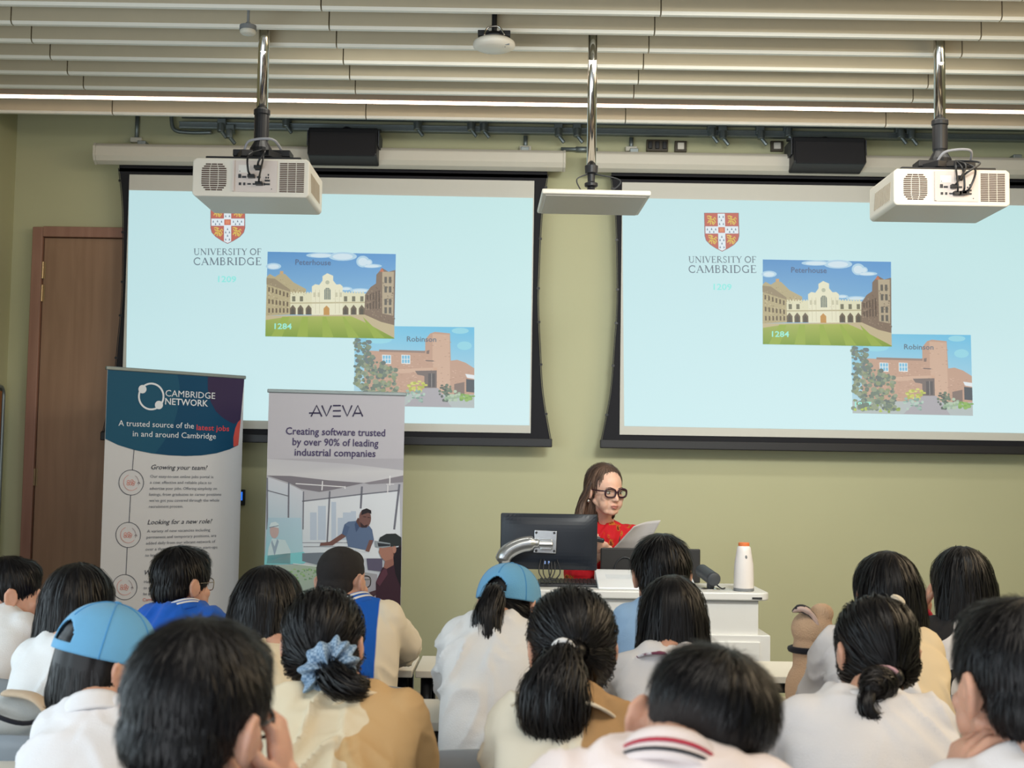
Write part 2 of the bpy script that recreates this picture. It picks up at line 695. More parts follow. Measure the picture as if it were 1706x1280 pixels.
# ---------------------------------------------------------------- things on the front wall
# steel trunking rail and conduits above the screens
p0, p1 = at(300, 209, WY - 0.04), at(1706, 223, WY - 0.04)
rail = thing('cable_rail', 'long grey steel channel rail under the ceiling above both screens', 'rail', (0, WY - 0.03, p0.z))
mb = MB()
xa, xb = p0.x, XR - 0.05
mb.box(((xa + xb) / 2, -0.01, 0), (xb - xa, 0.04, 0.041))
mb.box(((xa + xb) / 2, -0.034, 0.014), (xb - xa, 0.01, 0.008))
mb.box(((xa + xb) / 2, -0.034, -0.014), (xb - xa, 0.01, 0.008))
mb.build('channel', m_steel, rail, bevel=0.002)
MB().tube([(xa + 0.02, -0.045, 0.045), (xb, -0.045, 0.045)], 0.012, 10).build('conduit_pipe', m_steel, rail, smooth=True)
MB().tube(smooth_path([(xa - 0.05, -0.03, 0.06), (xa - 0.03, -0.035, -0.03), (xa + 0.06, -0.04, -0.05), (xa + 0.2, -0.05, -0.05)]), 0.012, 10).build('conduit_bend', m_steel, rail, smooth=True)
for px, py in ((370, 214), (384, 224), (478, 206), (696, 211), (785, 212), (806, 214), (930, 222), (961, 222), (1185, 222), (1203, 226), (1266, 226), (1312, 222), (1498, 224), (1516, 226)):
    p = at(px, py, WY - 0.07)
    q = MB()
    c = Vector((p.x, -0.05, p.z - rail.location.z))
    q.box(c + Vector((0, 0.01, 0.03)), (0.05, 0.05, 0.05))
    q.tube([c + Vector((0, -0.02, 0.02)), c + Vector((0.0, -0.025, -0.03))], 0.022, 10)
    q.tube([c + Vector((0, -0.02, -0.02)), c + Vector((0.035, -0.02, -0.065))], 0.012, 8)
    q.build('pipe_clamp', m_steel, rail, bevel=0.003)


def conduit(px, y0, y1, label):
    a, b = at(px, y0, WY - 0.02), at(px, y1, WY - 0.02)
    if px > 300:
        a.z = rail.location.z - 0.026
    t = thing('conduit_drop', label, 'conduit', (a.x, WY - 0.018, b.z), group=None)
    MB().tube([(0, 0, 0), (0, 0, a.z - b.z)], 0.013, 10).build('pipe', m_steel, t, smooth=True)
    q = MB().box((0, 0.0, 0.005), (0.07, 0.034, 0.03))
    q.build('foot_box', m_offwhite, t, bevel=0.004)


conduit(229, 188, 235, 'short vertical conduit above the screen end nearest the door')
conduit(876, 206, 249, 'short vertical conduit above the screen case, just before the gap between screens')
conduit(1052, 208, 250, 'short vertical conduit dropping beside the centre chrome pole')
p = at(965, 249, WY - 0.02)
cp = thing('conduit_pipe', 'short horizontal steel conduit in the gap between the two screen cases', 'conduit', (p.x, WY - 0.02, p.z))
MB().tube([(-0.11, 0, 0.0), (0.11, 0, 0)], 0.012, 10).build('pipe', m_steel, cp, smooth=True)
MB().tube([(-0.02, 0, 0.0), (0.06, 0, 0)], 0.017, 10).build('coupler', m_steel, cp, smooth=True)


def outlet(px0, px1, py0, py1, label, n):
    a, b = at(px0, py1, WY - 0.02), at(px1, py0, WY - 0.02)
    w, h_ = b.x - a.x, b.z - a.z
    t = thing('wall_socket', label, 'socket', ((a.x + b.x) / 2, WY, a.z))
    MB().box((0, -0.012, h_ / 2), (w, 0.024, h_)).build('back_box', mat('socket_brown', (70, 62, 48), 0.5), t, bevel=0.003)
    for k in range(n):
        x = (k + 0.5) / n * w - w / 2
        q = MB().box((x, -0.028, h_ / 2), (w / n * 0.55, 0.014, h_ * 0.62))
        q.build('plug', m_white if (k % 2 == 0 and n < 3) else m_black, t, bevel=0.003)


outlet(1077, 1113, 233, 252, 'wide dark socket box with black plugs above the second screen case', 3)
outlet(1124, 1144, 235, 253, 'small socket with a white plug beside the wide dark socket box', 1)
outlet(1284, 1305, 235, 252, 'small socket with a white plug just beside a black wall speaker', 1)

# access panel with a blue lit screen behind the banners
p = at(396, 829, WY - 0.02)
ap = thing('entry_reader', 'small black wall panel with a blue lit display between the roll-up banners', 'panel', (p.x, WY, p.z - 0.047))
MB().box((0.005, -0.012, 0.047), (0.075, 0.024, 0.095)).build('case', m_black, ap, bevel=0.004)
MB().box((0.014, -0.0255, 0.055), (0.030, 0.003, 0.05)).build('display', mat('blue_display', (20, 60, 150), 0.3, noise_amt=0, emit=((40, 110, 220), 1.2)), ap)

# black speakers
def speaker(px0, px1, py0, py1, label, D=7.55):
    a, b = at(px0, py1, D), at(px1, py0, D)
    w, h_ = b.x - a.x, b.z - a.z
    t = thing('wall_speaker', label, 'speaker', ((a.x + b.x) / 2, D, a.z), group=None)
    R = rot('X', -12)
    q = MB().box((0, 0.08, h_ * 0.42), (w, 0.16, h_ * 0.80), R)
    q.build('cabinet', m_black, t, bevel=0.008)
    q = MB().box((0, -0.003, h_ * 0.405), (w * 0.95, 0.012, h_ * 0.70), R)
    q.build('grille', mat('speaker_grille', (14, 15, 22), 0.7, bump=0.3, bump_scale=900), t, bevel=0.003)
    q = MB()
    for s in (-1, 1):
        q.box((s * (w / 2 + 0.006), 0.12, h_ * 0.6), (0.006, 0.2, 0.09))
    q.box((0, 0.16, h_ * 0.97), (w + 0.01, 0.04, 0.012))
    q.box((0, 0.10, h_ * 0.90), (w + 0.01, 0.03, 0.01))
    q.box((0, 0.255, h_ * 0.9), (w * 0.4, 0.14, 0.06))
    q.build('bracket', mat('bracket_paint', (40, 46, 56), 0.5), t)
    q = MB().tube(smooth_path([(-0.05, 0.2, h_ * 0.95), (0.0, 0.14, h_ * 1.04), (0.06, 0.17, h_ * 0.98), (0.12, 0.25, h_ * 1.08)]), 0.005, 6)
    q.build('cable', m_black, t, smooth=True)
    q = MB().ell((w * 0.42, -0.012, h_ * 0.2), (0.008, 0.003, 0.008))
    q.build('badge', m_steel, t)


speaker(512, 629, 205, 264, 'black wall speaker above the screen beside the door')
speaker(1322, 1443, 222, 277, 'black wall speaker above the second screen, away from the door')

# ---------------------------------------------------------------- projection screens
SY = 7.74                                   # plane of the screen fabric
iL, iR = at(215, 500, SY).x, at(884.5, 500, SY).x
XC = (iL + iR) / 2
side_px = [(912, 291), (902, 359), (897, 456), (896, 511), (899, 578), (903.5, 654), (917, 735)]
side = [(at(px, py, SY).x - XC, at(px, py, SY).z) for px, py in side_px]
zt, zb = side[0][1], side[-1][1]
fabL, fabR = at(216, 291, SY), at(884, 722, SY)


class Sheet(Flat):
    pass


ZOOM6 = lambda x, y: (300 + x / 3.281, 340 + y / 3.281)
ZOOM7 = lambda x, y: (1100 + x / 2.815 - 823.5, 330 + y / 2.815 - 9.5)
ZOOM8 = lambda x, y: (1140 + x / 8.0 - 822, 340 + y / 8.0 - 9.8)


def P6(*l):
    return [ZOOM6(*p) for p in l]


def P7(*l):
    return [ZOOM7(*p) for p in l]


def P8(*l):
    return [ZOOM8(*p) for p in l]


_T, _t = 0.135, 0.06


def arc(cx, cy, rx, ry, a0, a1, n=14):
    return [(cx + rx * math.cos(math.radians(a0 + (a1 - a0) * i / n)), cy + ry * math.sin(math.radians(a0 + (a1 - a0) * i / n))) for i in range(n + 1)]


def sf(x, y, w=0.26):
    return ([(x - w / 2, y), (x + w / 2, y)], 0.045)


GLYPH = {
    'U': (0.92, [([(.19, .98), (.19, .34)], _T), (arc(.46, .32, .27, .30, 180, 360), .09), ([(.73, .98), (.73, .32)], _t), sf(.19, .98), sf(.73, .98)]),
    'N': (0.98, [([(.17, .02), (.17, .98)], _t), ([(.17, .98), (.81, .02)], _T), ([(.81, .02), (.81, .98)], _t), sf(.17, .02), sf(.81, .98), sf(.12, .98, .2)]),
    'I': (0.42, [([(.21, .02), (.21, .98)], _T), sf(.21, .02, .3), sf(.21, .98, .3)]),
    'V': (0.88, [([(.12, .98), (.45, .02)], _T), ([(.45, .02), (.76, .98)], _t), sf(.12, .98), sf(.76, .98)]),
    'E': (0.74, [([(.19, .02), (.19, .98)], _T), ([(.08, .98), (.62, .98)], _t), ([(.08, .02), (.66, .02)], _t), ([(.2, .52), (.5, .52)], _t), ([(.62, 1.0), (.62, .82)], .045), ([(.66, 0), (.66, .2)], .045), ([(.5, .42), (.5, .62)], .045)]),
    'F': (0.70, [([(.19, .02), (.19, .98)], _T), ([(.08, .98), (.62, .98)], _t), ([(.2, .5), (.5, .5)], _t), ([(.62, 1.0), (.62, .8)], .045), ([(.5, .4), (.5, .6)], .045), sf(.19, .02, .3)]),
    'R': (0.86, [([(.19, .02), (.19, .98)], _T), ([(.1, .97), (.4, .97)] + arc(.4, .745, .2, .225, 90, -90) + [(.2, .52)], .075), ([(.36, .5), (.76, .03)], .12), sf(.19, .02, .28), sf(.76, .02, .16)]),
    'S': (0.66, [(arc(.33, .75, .2, .22, 40, 180) + [(.17, .62), (.47, .42)] + arc(.33, .25, .2, .22, 0, -150), .09), ([(.52, .98), (.52, .78)], .045), ([(.12, .02), (.12, .24)], .045)]),
    'T': (0.80, [([(.4, .02), (.4, .98)], _T), ([(.07, .97), (.73, .97)], _t), ([(.07, 1.0), (.07, .8)], .045), ([(.73, 1.0), (.73, .8)], .045), sf(.4, .02, .3)]),
    'Y': (0.84, [([(.12, .98), (.42, .46)], _T), ([(.72, .98), (.42, .46)], _t), ([(.42, .48), (.42, .02)], _T), sf(.12, .98), sf(.72, .98, .2), sf(.42, .02, .3)]),
    'O': (1.0, [(arc(.5, .5, .385, .46, 90, 270), .12), (arc(.5, .5, .385, .46, -90, 90), .12)]),
    'C': (0.86, [(arc(.5, .5, .385, .46, 48, 312), .105), ([(.76, .96), (.76, .7)], .045), ([(.78, .3), (.72, .16)], .05)]),
    'G': (0.96, [(arc(.5, .5, .385, .46, 48, 300), .105), ([(.76, .96), (.76, .7)], .045), ([(.76, .03), (.76, .42)], .12), sf(.74, .43, .28)]),
    'A': (0.92, [([(.46, .98), (.14, .02)], _t), ([(.44, .98), (.79, .02)], _T), ([(.25, .36), (.66, .36)], .05), sf(.14, .02, .24), sf(.79, .02, .26)]),
    'M': (1.14, [([(.2, .98), (.15, .02)], _t), ([(.2, .98), (.56, .05)], _T), ([(.56, .05), (.93, .98)], _t), ([(.92, .98), (.98, .02)], _T), sf(.15, .02, .22), sf(.98, .02, .26), sf(.16, .98, .16), sf(.97, .98, .16)]),
    'B': (0.80, [([(.19, .02), (.19, .98)], _T), ([(.1, .97), (.38, .97)] + arc(.38, .76, .18, .21, 90, -90) + [(.2, .54)], .075), ([(.38, .54)] + arc(.4, .28, .22, .255, 90, -90) + [(.1, .025)], .08)]),
    'D': (0.94, [([(.19, .02), (.19, .98)], _T), ([(.1, .97), (.4, .97)] + arc(.42, .5, .38, .47, 90, -90) + [(.1, .03)], .09)]),
    ' ': (0.3, []),
}


def serif(fl, body, x0, x1, ybase, cap, col, layer=3):
    tot = sum(GLYPH[c][0] for c in body)
    k = (x1 - x0) / tot
    x = x0
    for c in body:
        w, strokes = GLYPH[c]
        for pts, sw in strokes:
            fl.line([(x + p[0] * k, ybase - p[1] * cap) for p in pts], sw * (k + cap) / 2 * 1.15, col, layer)
        x += w * k


def college_slide(fl):
    # slide sheet
    fl.poly([(215, 317), (888, 330), (882, 709), (209, 697)], [(188, 224, 228), (190, 228, 228), (206, 236, 240), (200, 234, 238)], 1)


def crest(fl):
    red, gold, ink, wht = (186, 92, 78), (214, 190, 84), (84, 104, 128), (220, 232, 238)
    shield = [(268, 98), (718, 98), (718, 400), (700, 460), (650, 515), (570, 565), (490, 605), (412, 565), (336, 515), (284, 460), (268, 400)]
    fl.poly(P8(*[(490 + (x - 490) * 1.03, 340 + (y - 340) * 1.02) for x, y in shield]), (120, 104, 116), 2)
    fl.poly(P8(*shield), red, 3)
    fl.poly(P8((440, 105), (540, 105), (540, 575), (490, 600), (440, 575)), wht, 4)
    fl.poly(P8((274, 272), (712, 272), (712, 372), (274, 372)), wht, 4)
    for pts in (((440, 105), (440, 272)), ((540, 105), (540, 272)), ((440, 372), (440, 572)), ((540, 372), (540, 572)), ((274, 272), (440, 272)), ((540, 272), (712, 272)), ((274, 372), (440, 372)), ((540, 372), (712, 372))):
        fl.line(P8(*pts), 0.6, (150, 110, 110), 5)
    fl.poly(P8((446, 285), (534, 285), (534, 360), (446, 360)), (196, 100, 78), 5)
    fl.poly(P8((462, 298), (518, 298), (518, 346), (462, 346)), (216, 132, 96), 6)
    for x, y in ((465, 145), (515, 145), (490, 190), (465, 240), (515, 240), (300, 312), (356, 308), (410, 312), (330, 345), (384, 345), (568, 312), (624, 308), (676, 312), (596, 345), (650, 345), (490, 412), (465, 455), (515, 455), (490, 500), (465, 550), (515, 550)):
        fl.poly(P8((x, y - 18), (x + 10, y + 14), (x - 10, y + 14)), ink, 5)
    for (cx, cy) in ((355, 190), (628, 190), (365, 448), (612, 448)):
        for pts in (((-52, 40), (-20, 10), (10, 15), (45, 50)), ((-50, -30), (-15, -10), (20, -5), (50, -35), (60, -10)), ((-20, -45), (0, -12), (40, 0), (55, 35)), ((-40, 5), (-10, 30), (-15, 60)), ((10, 10), (15, 50), (35, 62)), ((-55, -50), (-25, -55), (10, -40))):
            fl.line(P8(*[(cx + a, cy + b) for a, b in pts]), 1.7, gold, 5)


def picture_court(fl):
    r = random.Random(3)
    fl.poly(P6((480, 262), (1180, 275), (1172, 738), (468, 725)), [(74, 140, 196), (80, 146, 204), (150, 200, 226), (150, 200, 226)], 2)
    for cx, cy, rx, ry in ((770, 282, 80, 14), (890, 288, 78, 24), (1000, 316, 36, 32), (1048, 340, 56, 11), (512, 342, 42, 18), (908, 464, 34, 10), (985, 474, 55, 12), (1030, 320, 22, 18)):
        x, y = ZOOM6(cx, cy)
        fl.ell(x, y, rx / 3.28, ry / 3.28, (170, 206, 226), 3)
        fl.ell(x, y + 0.4, rx / 4.6, ry / 4.8, (204, 224, 234), 4)
    tan, cream, dk = (176, 164, 126), (218, 216, 184), (104, 92, 74)
    # side range on the near side
    fl.poly(P6((476, 398), (492, 384), (520, 400), (545, 384), (576, 384), (622, 430), (690, 466), (690, 505), (604, 500), (604, 606), (470, 612)), tan, 5)
    fl.poly(P6((474, 405), (520, 410), (604, 470), (604, 482), (474, 440)), (146, 132, 104), 6)
    for i in range(6):
        x = 484 + i * 20
        for y in (455 + i * 6, 520 + i * 3, 570):
            fl.poly(P6((x, y), (x + 9, y + 2), (x + 9, y + 26), (x, y + 26)), (98, 84, 64), 7)
    fl.poly(P6((548, 384), (548, 368), (566, 368), (566, 384)), (196, 160, 110), 6)
    for i in range(160):
        x = r.uniform(476, 690)
        y = r.uniform(410 + max(0, x - 560) * 0.55, 604)
        if x > 604 and y > 500:
            continue
        c_ = r.choice([(150, 136, 104), (196, 186, 148), (128, 112, 86), (206, 196, 160)])
        fl.poly(P6((x, y), (x + r.uniform(2, 9), y + 1), (x + r.uniform(2, 9), y + r.uniform(2, 5)), (x, y + 3)), c_, 6.5)
    # cross range and chapel front
    fl.poly(P6((604, 490), (722, 488), (722, 606), (604, 606)), cream, 6)
    fl.poly(P6((888, 486), (1014, 490), (1014, 606), (888, 606)), cream, 6)
    for i in range(8):
        fl.poly(P6((606 + i * 15, 482), (614 + i * 15, 482), (614 + i * 15, 492), (606 + i * 15, 492)), cream, 6)
        fl.poly(P6((892 + i * 15, 480), (900 + i * 15, 480), (900 + i * 15, 491), (892 + i * 15, 491)), cream, 6)
    fl.poly(P6((722, 608), (722, 452), (740, 440), (762, 444), (780, 420), (780, 396), (806, 380), (838, 394), (838, 420), (856, 442), (876, 440), (890, 452), (890, 608)), (226, 224, 196), 7)
    fl.poly(P6((604, 540), (1010, 536), (1010, 543), (604, 547)), (184, 176, 140), 8)
    x, y = ZOOM6(807, 430)
    fl.ell(x, y, 3.4, 3.4, (180, 184, 160), 8)
    fl.poly(P6((790, 472), (798, 460), (816, 460), (824, 472), (824, 524), (790, 524)), (110, 122, 116), 8)
    for k in (798.5, 807, 815.5):
        fl.line(P6((k, 462), (k, 524)), 0.7, cream, 9)
    fl.poly(P6((786, 572), (802, 556), (818, 572), (818, 608), (786, 608)), (190, 142, 74), 8)
    for cx in (618, 660, 704, 906, 950, 994):
        fl.poly(P6((cx - 16, 606), (cx - 16, 572), (cx, 552), (cx + 16, 572), (cx + 16, 606)), dk, 8)
        fl.poly(P6((cx - 9, 606), (cx - 9, 580), (cx, 566), (cx + 9, 580), (cx + 9, 606)), (76, 72, 62), 9)
    for cx in (623, 665, 906, 950, 995):
        fl.poly(P6((cx - 9, 506), (cx + 9, 506), (cx + 9, 534), (cx - 9, 534)), (112, 112, 92), 8)
    for cx in (742, 764, 850, 872):
        fl.line(P6((cx, 470), (cx, 600)), 0.6, (196, 190, 160), 8)
    for cx in (736, 760, 856, 880):
        fl.poly(P6((cx - 6, 485), (cx + 6, 485), (cx + 6, 510), (cx - 6, 510)), (196, 194, 166), 8)
    # far range in shade
    fl.poly(P6((1008, 606), (1012, 498), (1042, 456), (1072, 436), (1074, 388), (1106, 352), (1140, 372), (1178, 362), (1172, 664), (1100, 646)), (124, 106, 90), 8)
    fl.poly(P6((1106, 372), (1170, 372), (1166, 612), (1106, 600)), (176, 162, 136), 9)
    for y in (400, 452, 520, 566):
        for x in (1118, 1142):
            fl.poly(P6((x, y), (x + 14, y), (x + 14, y + 34), (x, y + 34)), (92, 90, 84), 10)
    for i in range(5):
        for y in (500, 548):
            x = 1022 + i * 16
            fl.poly(P6((x, y - i * 6), (x + 7, y - i * 7), (x + 7, y + 26), (x, y + 26)), (84, 70, 60), 9)
    fl.poly(P6((1090, 372), (1104, 350), (1116, 372)), (190, 110, 80), 9)
    for i in range(150):
        x = r.uniform(1014, 1172)
        y = r.uniform(500 - (x - 1014) * 0.8, 600 + (x - 1014) * 0.3)
        c_ = r.choice([(104, 88, 76), (146, 128, 108), (90, 76, 66), (160, 144, 122)])
        fl.poly(P6((x, y), (x + r.uniform(2, 5), y), (x + r.uniform(2, 5), y + r.uniform(3, 10)), (x, y + 5)), c_, 8.5 if x < 1104 else 9.5)
    for i in range(40):
        x, y = r.uniform(610, 1005), r.uniform(494, 600)
        fl.poly(P6((x, y), (x + 6, y), (x + 6, y + 2.5), (x, y + 2.5)), r.choice([(200, 196, 164), (232, 230, 206)]), 7.5)
    # lawn and paths
    fl.poly(P6((470, 612), (1010, 606), (1100, 646), (1172, 664), (1172, 738), (468, 725)), (190, 176, 140), 10)
    fl.poly(P6((470, 636), (600, 616), (936, 615), (1020, 652), (1172, 734), (1172, 738), (468, 725)), [(150, 166, 76), (160, 174, 84), (164, 178, 80), (150, 170, 64), (122, 150, 44), (122, 150, 44), (120, 152, 44)], 11)
    for i in range(5):
        fl.poly(P6((560 + i * 110, 618), (600 + i * 100, 618), (560 + i * 140, 726 + i * 2), (500 + i * 140, 725 + i * 2)), (146, 170, 62), 12)


def picture_brick(fl):
    r = random.Random(5)
    fl.poly(P7((885, 626), (1446, 633), (1446, 1012), (882, 1000)), [(120, 196, 226), (104, 190, 226), (180, 212, 222), (180, 212, 222)], 2)
    for cx, cy, rx, ry in ((1380, 650, 40, 14), (1400, 720, 34, 20), (1000, 690, 60, 20)):
        x, y = ZOOM7(cx, cy)
        fl.ell(x, y, rx / 2.8, ry / 2.8, (146, 212, 228), 3)
    brick, b2 = (190, 156, 136), (204, 172, 150)
    fl.poly(P7((930, 742), (1180, 752), (1216, 742), (1216, 690), (1240, 662), (1262, 655), (1332, 662), (1336, 790), (1366, 786), (1406, 800), (1446, 826), (1446, 968), (930, 960)), brick, 4)
    fl.poly(P7((1250, 664), (1330, 668), (1334, 960), (1272, 940), (1250, 800)), b2, 5)
    for i in range(240):
        x = r.uniform(960, 1440)
        y = r.uniform(760 if x < 1216 else (670 if x < 1330 else 830), 945)
        q = r.choice([(176, 142, 124), (204, 172, 152), (182, 150, 130), (212, 182, 162)])
        fl.poly(P7((x, y), (x + r.uniform(4, 12), y), (x + r.uniform(4, 12), y + 3), (x, y + 3)), q, 5.5)
    fl.poly(P7((1000, 738), (1216, 744), (1216, 754), (1000, 748)), (150, 128, 118), 5)
    fl.poly(P7((1080, 830), (1272, 822), (1272, 842), (1080, 850)), b2, 5)
    for x in (1014, 1104):
        fl.poly(P7((x, 762), (x + 42, 764), (x + 42, 806), (x, 804)), (226, 232, 232), 6)
        for k in range(3):
            for j in range(2):
                fl.poly(P7((x + 3 + k * 13, 766 + j * 19), (x + 13 + k * 13, 766 + j * 19), (x + 13 + k * 13, 782 + j * 19), (x + 3 + k * 13, 782 + j * 19)), (120, 186, 216), 7)
    fl.poly(P7((1168, 838), (1270, 836), (1270, 918), (1212, 918), (1212, 862), (1180, 856)), (116, 106, 104), 6)
    fl.poly(P7((1230, 850), (1262, 850), (1262, 914), (1230, 914)), (84, 82, 86), 7)
    fl.line(P7((1246, 850), (1246, 914)), 0.8, (170, 164, 160), 8)
    fl.poly(P7((1222, 744), (1236, 740), (1234, 758), (1222, 758)), (126, 110, 106), 6)
    fl.line(P7((1218, 790), (1256, 792)), 1.6, (110, 100, 98), 6)
    fl.poly(P7((1352, 900), (1400, 890), (1400, 948), (1352, 950)), (128, 112, 106), 6)
    fl.poly(P7((1404, 852), (1446, 858), (1446, 876), (1412, 870)), (224, 232, 236), 7)
    fl.poly(P7((1408, 876), (1446, 880), (1446, 940), (1408, 936)), (70, 80, 90), 6)
    fl.poly(P7((882, 940), (1446, 950), (1446, 1012), (882, 1000)), (176, 186, 186), 7)
    fl.poly(P7((1214, 918), (1276, 918), (1340, 1008), (1120, 1003)), (168, 166, 172), 8)
    greens = [(96, 120, 104), (120, 142, 116), (144, 160, 128), (84, 104, 100), (132, 150, 104)]
    for i in range(360):
        x, y = r.uniform(886, 1085), r.uniform(690, 985)
        if x > 955 and y < 760 + (x - 955) * 0.6:
            continue
        s = r.uniform(5, 15)
        px, py = ZOOM7(x, y)
        g = r.choice([tuple(int(q * 0.75 + 36) for q in c) for c in (greens if y > 800 else greens[:2] + [(92, 112, 118)])])
        fl.ell(px, py, s / 2.8, s / 3.4, g, 9 + i * 0.02, n=7)
    for cx, cy, rx, ry, cs in ((1178, 912, 42, 26, [(196, 200, 96), (172, 182, 84), (206, 208, 120)]), (1166, 958, 56, 34, [(150, 180, 168), (176, 200, 186), (130, 160, 150)]), (1312, 940, 34, 40, [(104, 124, 108), (80, 96, 90)]), (1346, 956, 40, 24, [(150, 176, 150), (176, 196, 172)]), (1000, 980, 110, 20, [(176, 196, 96), (150, 172, 84), (130, 156, 76)]), (1400, 962, 44, 14, [(140, 180, 96), (120, 164, 84)])):
        for i in range(26):
            a, q = r.uniform(0, 2 * PI), math.sqrt(r.random())
            px, py = ZOOM7(cx + rx * q * math.cos(a), cy + ry * q * math.sin(a))
            fl.ell(px, py, r.uniform(1.8, 4), r.uniform(1.4, 3), r.choice(cs), 13 + i * 0.02, n=7)


m_slide = print_mat('projected_light', 0.93)


def make_screen(label, shift, first=None):
    """shift moves the whole screen along the wall"""
    t = thing('projection_screen', label, 'projection screen', (XC + shift, SY, zb), group=None)
    # case
    a, b = at(155, 237, SY - 0.07), at(942, 290, SY - 0.07)
    c0, c1 = a.x - XC, b.x - XC
    zc1, zc0 = at(155, 237, SY - 0.07).z - zb, at(155, 271, SY - 0.07).z - zb
    h_ = zc1 - zc0
    mb = MB()
    r_ = 0.03
    prof = [(0.14, 0.055), (-0.02, 0.0), (-0.055, 0.018), (-0.07, 0.045), (-0.07, h_ - 0.02), (-0.05, h_), (0.14, h_)]
    mb.prism([(y, z + zc0) for y, z in prof], c0 + 0.012, c1 - 0.012, 'yz')
    mb.build('case', m_offwhite, t, bevel=0.006)
    for x in (c0 + 0.006, c1 - 0.006):
        e = MB()
        e.prism([(y * 1.03, z * 1.02 + zc0 - 0.001) for y, z in prof], x - 0.007, x + 0.007, 'yz')
        e.build('end_cap', m_offwhite, t, bevel=0.003)
    for x in (c0 + 0.27, c1 - 0.24):
        MB().box((x, 0.06, zc1 + 0.012), (0.05, 0.16, 0.03)).build('mounting_clip', m_steel, t, bevel=0.003)
    # black tensioned border, waisted at the sides
    out = [(x, z - zb) for x, z in side]
    right = smooth_path([(x, 0, z) for x, z in out], 5)
    outline = [(p.x, p.z) for p in right] + [(-p.x, p.z) for p in reversed(right)]
    n = len(outline)
    fL, fR, fT, fB = fabL.x - XC, fabR.x - XC, fabL.z - zb, fabR.z - zb
    bd = MB()
    bd.prism([(x, z) for x, z in outline] + [], 0.004, 0.008, 'xz')
    # black drop above the picture up to the case
    bd.box((0, 0.006, (out[0][1] + zc0) / 2 + 0.03), (2 * out[0][0], 0.004, max(0.02, zc0 - out[0][1] + 0.10)))
    bd.build('black_border', m_blackfab, t)
    MB().box(((fL + fR) / 2, 0.0, (fT + fB) / 2), (fR - fL, 0.006, fT - fB)).build('white_fabric', m_screen, t)
    MB().box((0, 0.0, -0.012), (2 * out[-1][0] + 0.02, 0.035, 0.05)).build('bottom_bar', m_black, t, bevel=0.005)
    for s in (1, -1):
        cord = MB().tube([(s * (p.x + 0.005), 0.004, p.z) for p in right], 0.0025, 6)
        for k in range(2, len(right) - 2, 5):
            p = right[k]
            cord.box((s * (p.x + 0.003), 0.004, p.z), (0.018, 0.008, 0.012))
        cord.build('tension_cord', m_black, t)
    return t


scr = make_screen('large pull-down screen beside the wooden door, projecting a slide of two college pictures', 0)
SL_O = Vector((XC, SY - 0.0045, zb))
DX2 = 2.923


def slide_parts(t, first):
    global SLIDES
    if first:
        SLIDES = []
        def sheet(draw, name, parent, layer_shift=0.0):
            fl = Flat(SL_O, (1, 0, 0))
            draw(fl)
            o = fl.build(name, m_slide, parent, (0, -0.0045, 0))
            return o
        s0 = sheet(college_slide, 'projected_slide', t)
        sheet(crest, 'shield_crest', s0)

        def words_(fl):
            serif(fl, 'UNIVERSITY OF', *[ZOOM8(35, 0)[0], ZOOM8(945, 0)[0]], ZOOM8(0, 758)[1], 85 / 8, (100, 118, 130))
            serif(fl, 'CAMBRIDGE', *[ZOOM8(30, 0)[0], ZOOM8(945, 0)[0]], ZOOM8(0, 893)[1], 100 / 8, (96, 114, 128))
        sheet(words_, 'slide_lettering', s0)
        sheet(lambda fl: fl.text('1209', ZOOM8(362, 0)[0], ZOOM8(604, 0)[0], ZOOM8(0, 1118)[1], 80 / 8, (140, 230, 224), bold=0.02), 'slide_year', s0)

        def pic1(fl):
            picture_court(fl)
            fl.text('Peterhouse', ZOOM6(632, 0)[0], ZOOM6(826, 0)[0], ZOOM6(0, 334)[1], 30 / 3.28, (74, 96, 130), 14, bold=0.012)
            fl.text('1284', ZOOM6(518, 0)[0], ZOOM6(612, 0)[0], ZOOM6(0, 684)[1], 30 / 3.28, (150, 232, 214), 14, bold=0.02)

        def pic2(fl):
            picture_brick(fl)
            fl.text('Robinson', ZOOM7(1130, 0)[0], ZOOM7(1268, 0)[0], ZOOM7(0, 700)[1], 24 / 2.815, (92, 112, 128), 15, bold=0.012)
            fl.text('1977', ZOOM7(893, 0)[0], ZOOM7(970, 0)[0], ZOOM7(0, 970)[1], 24 / 2.815, (156, 236, 220), 15, bold=0.02)
        sheet(pic2, 'college_picture', s0)
        o = sheet(pic1, 'college_picture', s0)
        o.location.y = -0.007
        SLIDES.append(s0)
    else:
        s0 = SLIDES[0]
        c = s0.copy()
        S.collection.objects.link(c)
        c.parent = t
        for ch in list(s0.children):
            d = ch.copy()
            S.collection.objects.link(d)
            d.parent = c


slide_parts(scr, True)
scr2 = make_screen('second pull-down screen showing the same slide, furthest from the wooden door', DX2)
slide_parts(scr2, False)

# ================================================================ HANGING FROM THE CEILING
ZC = 3.90


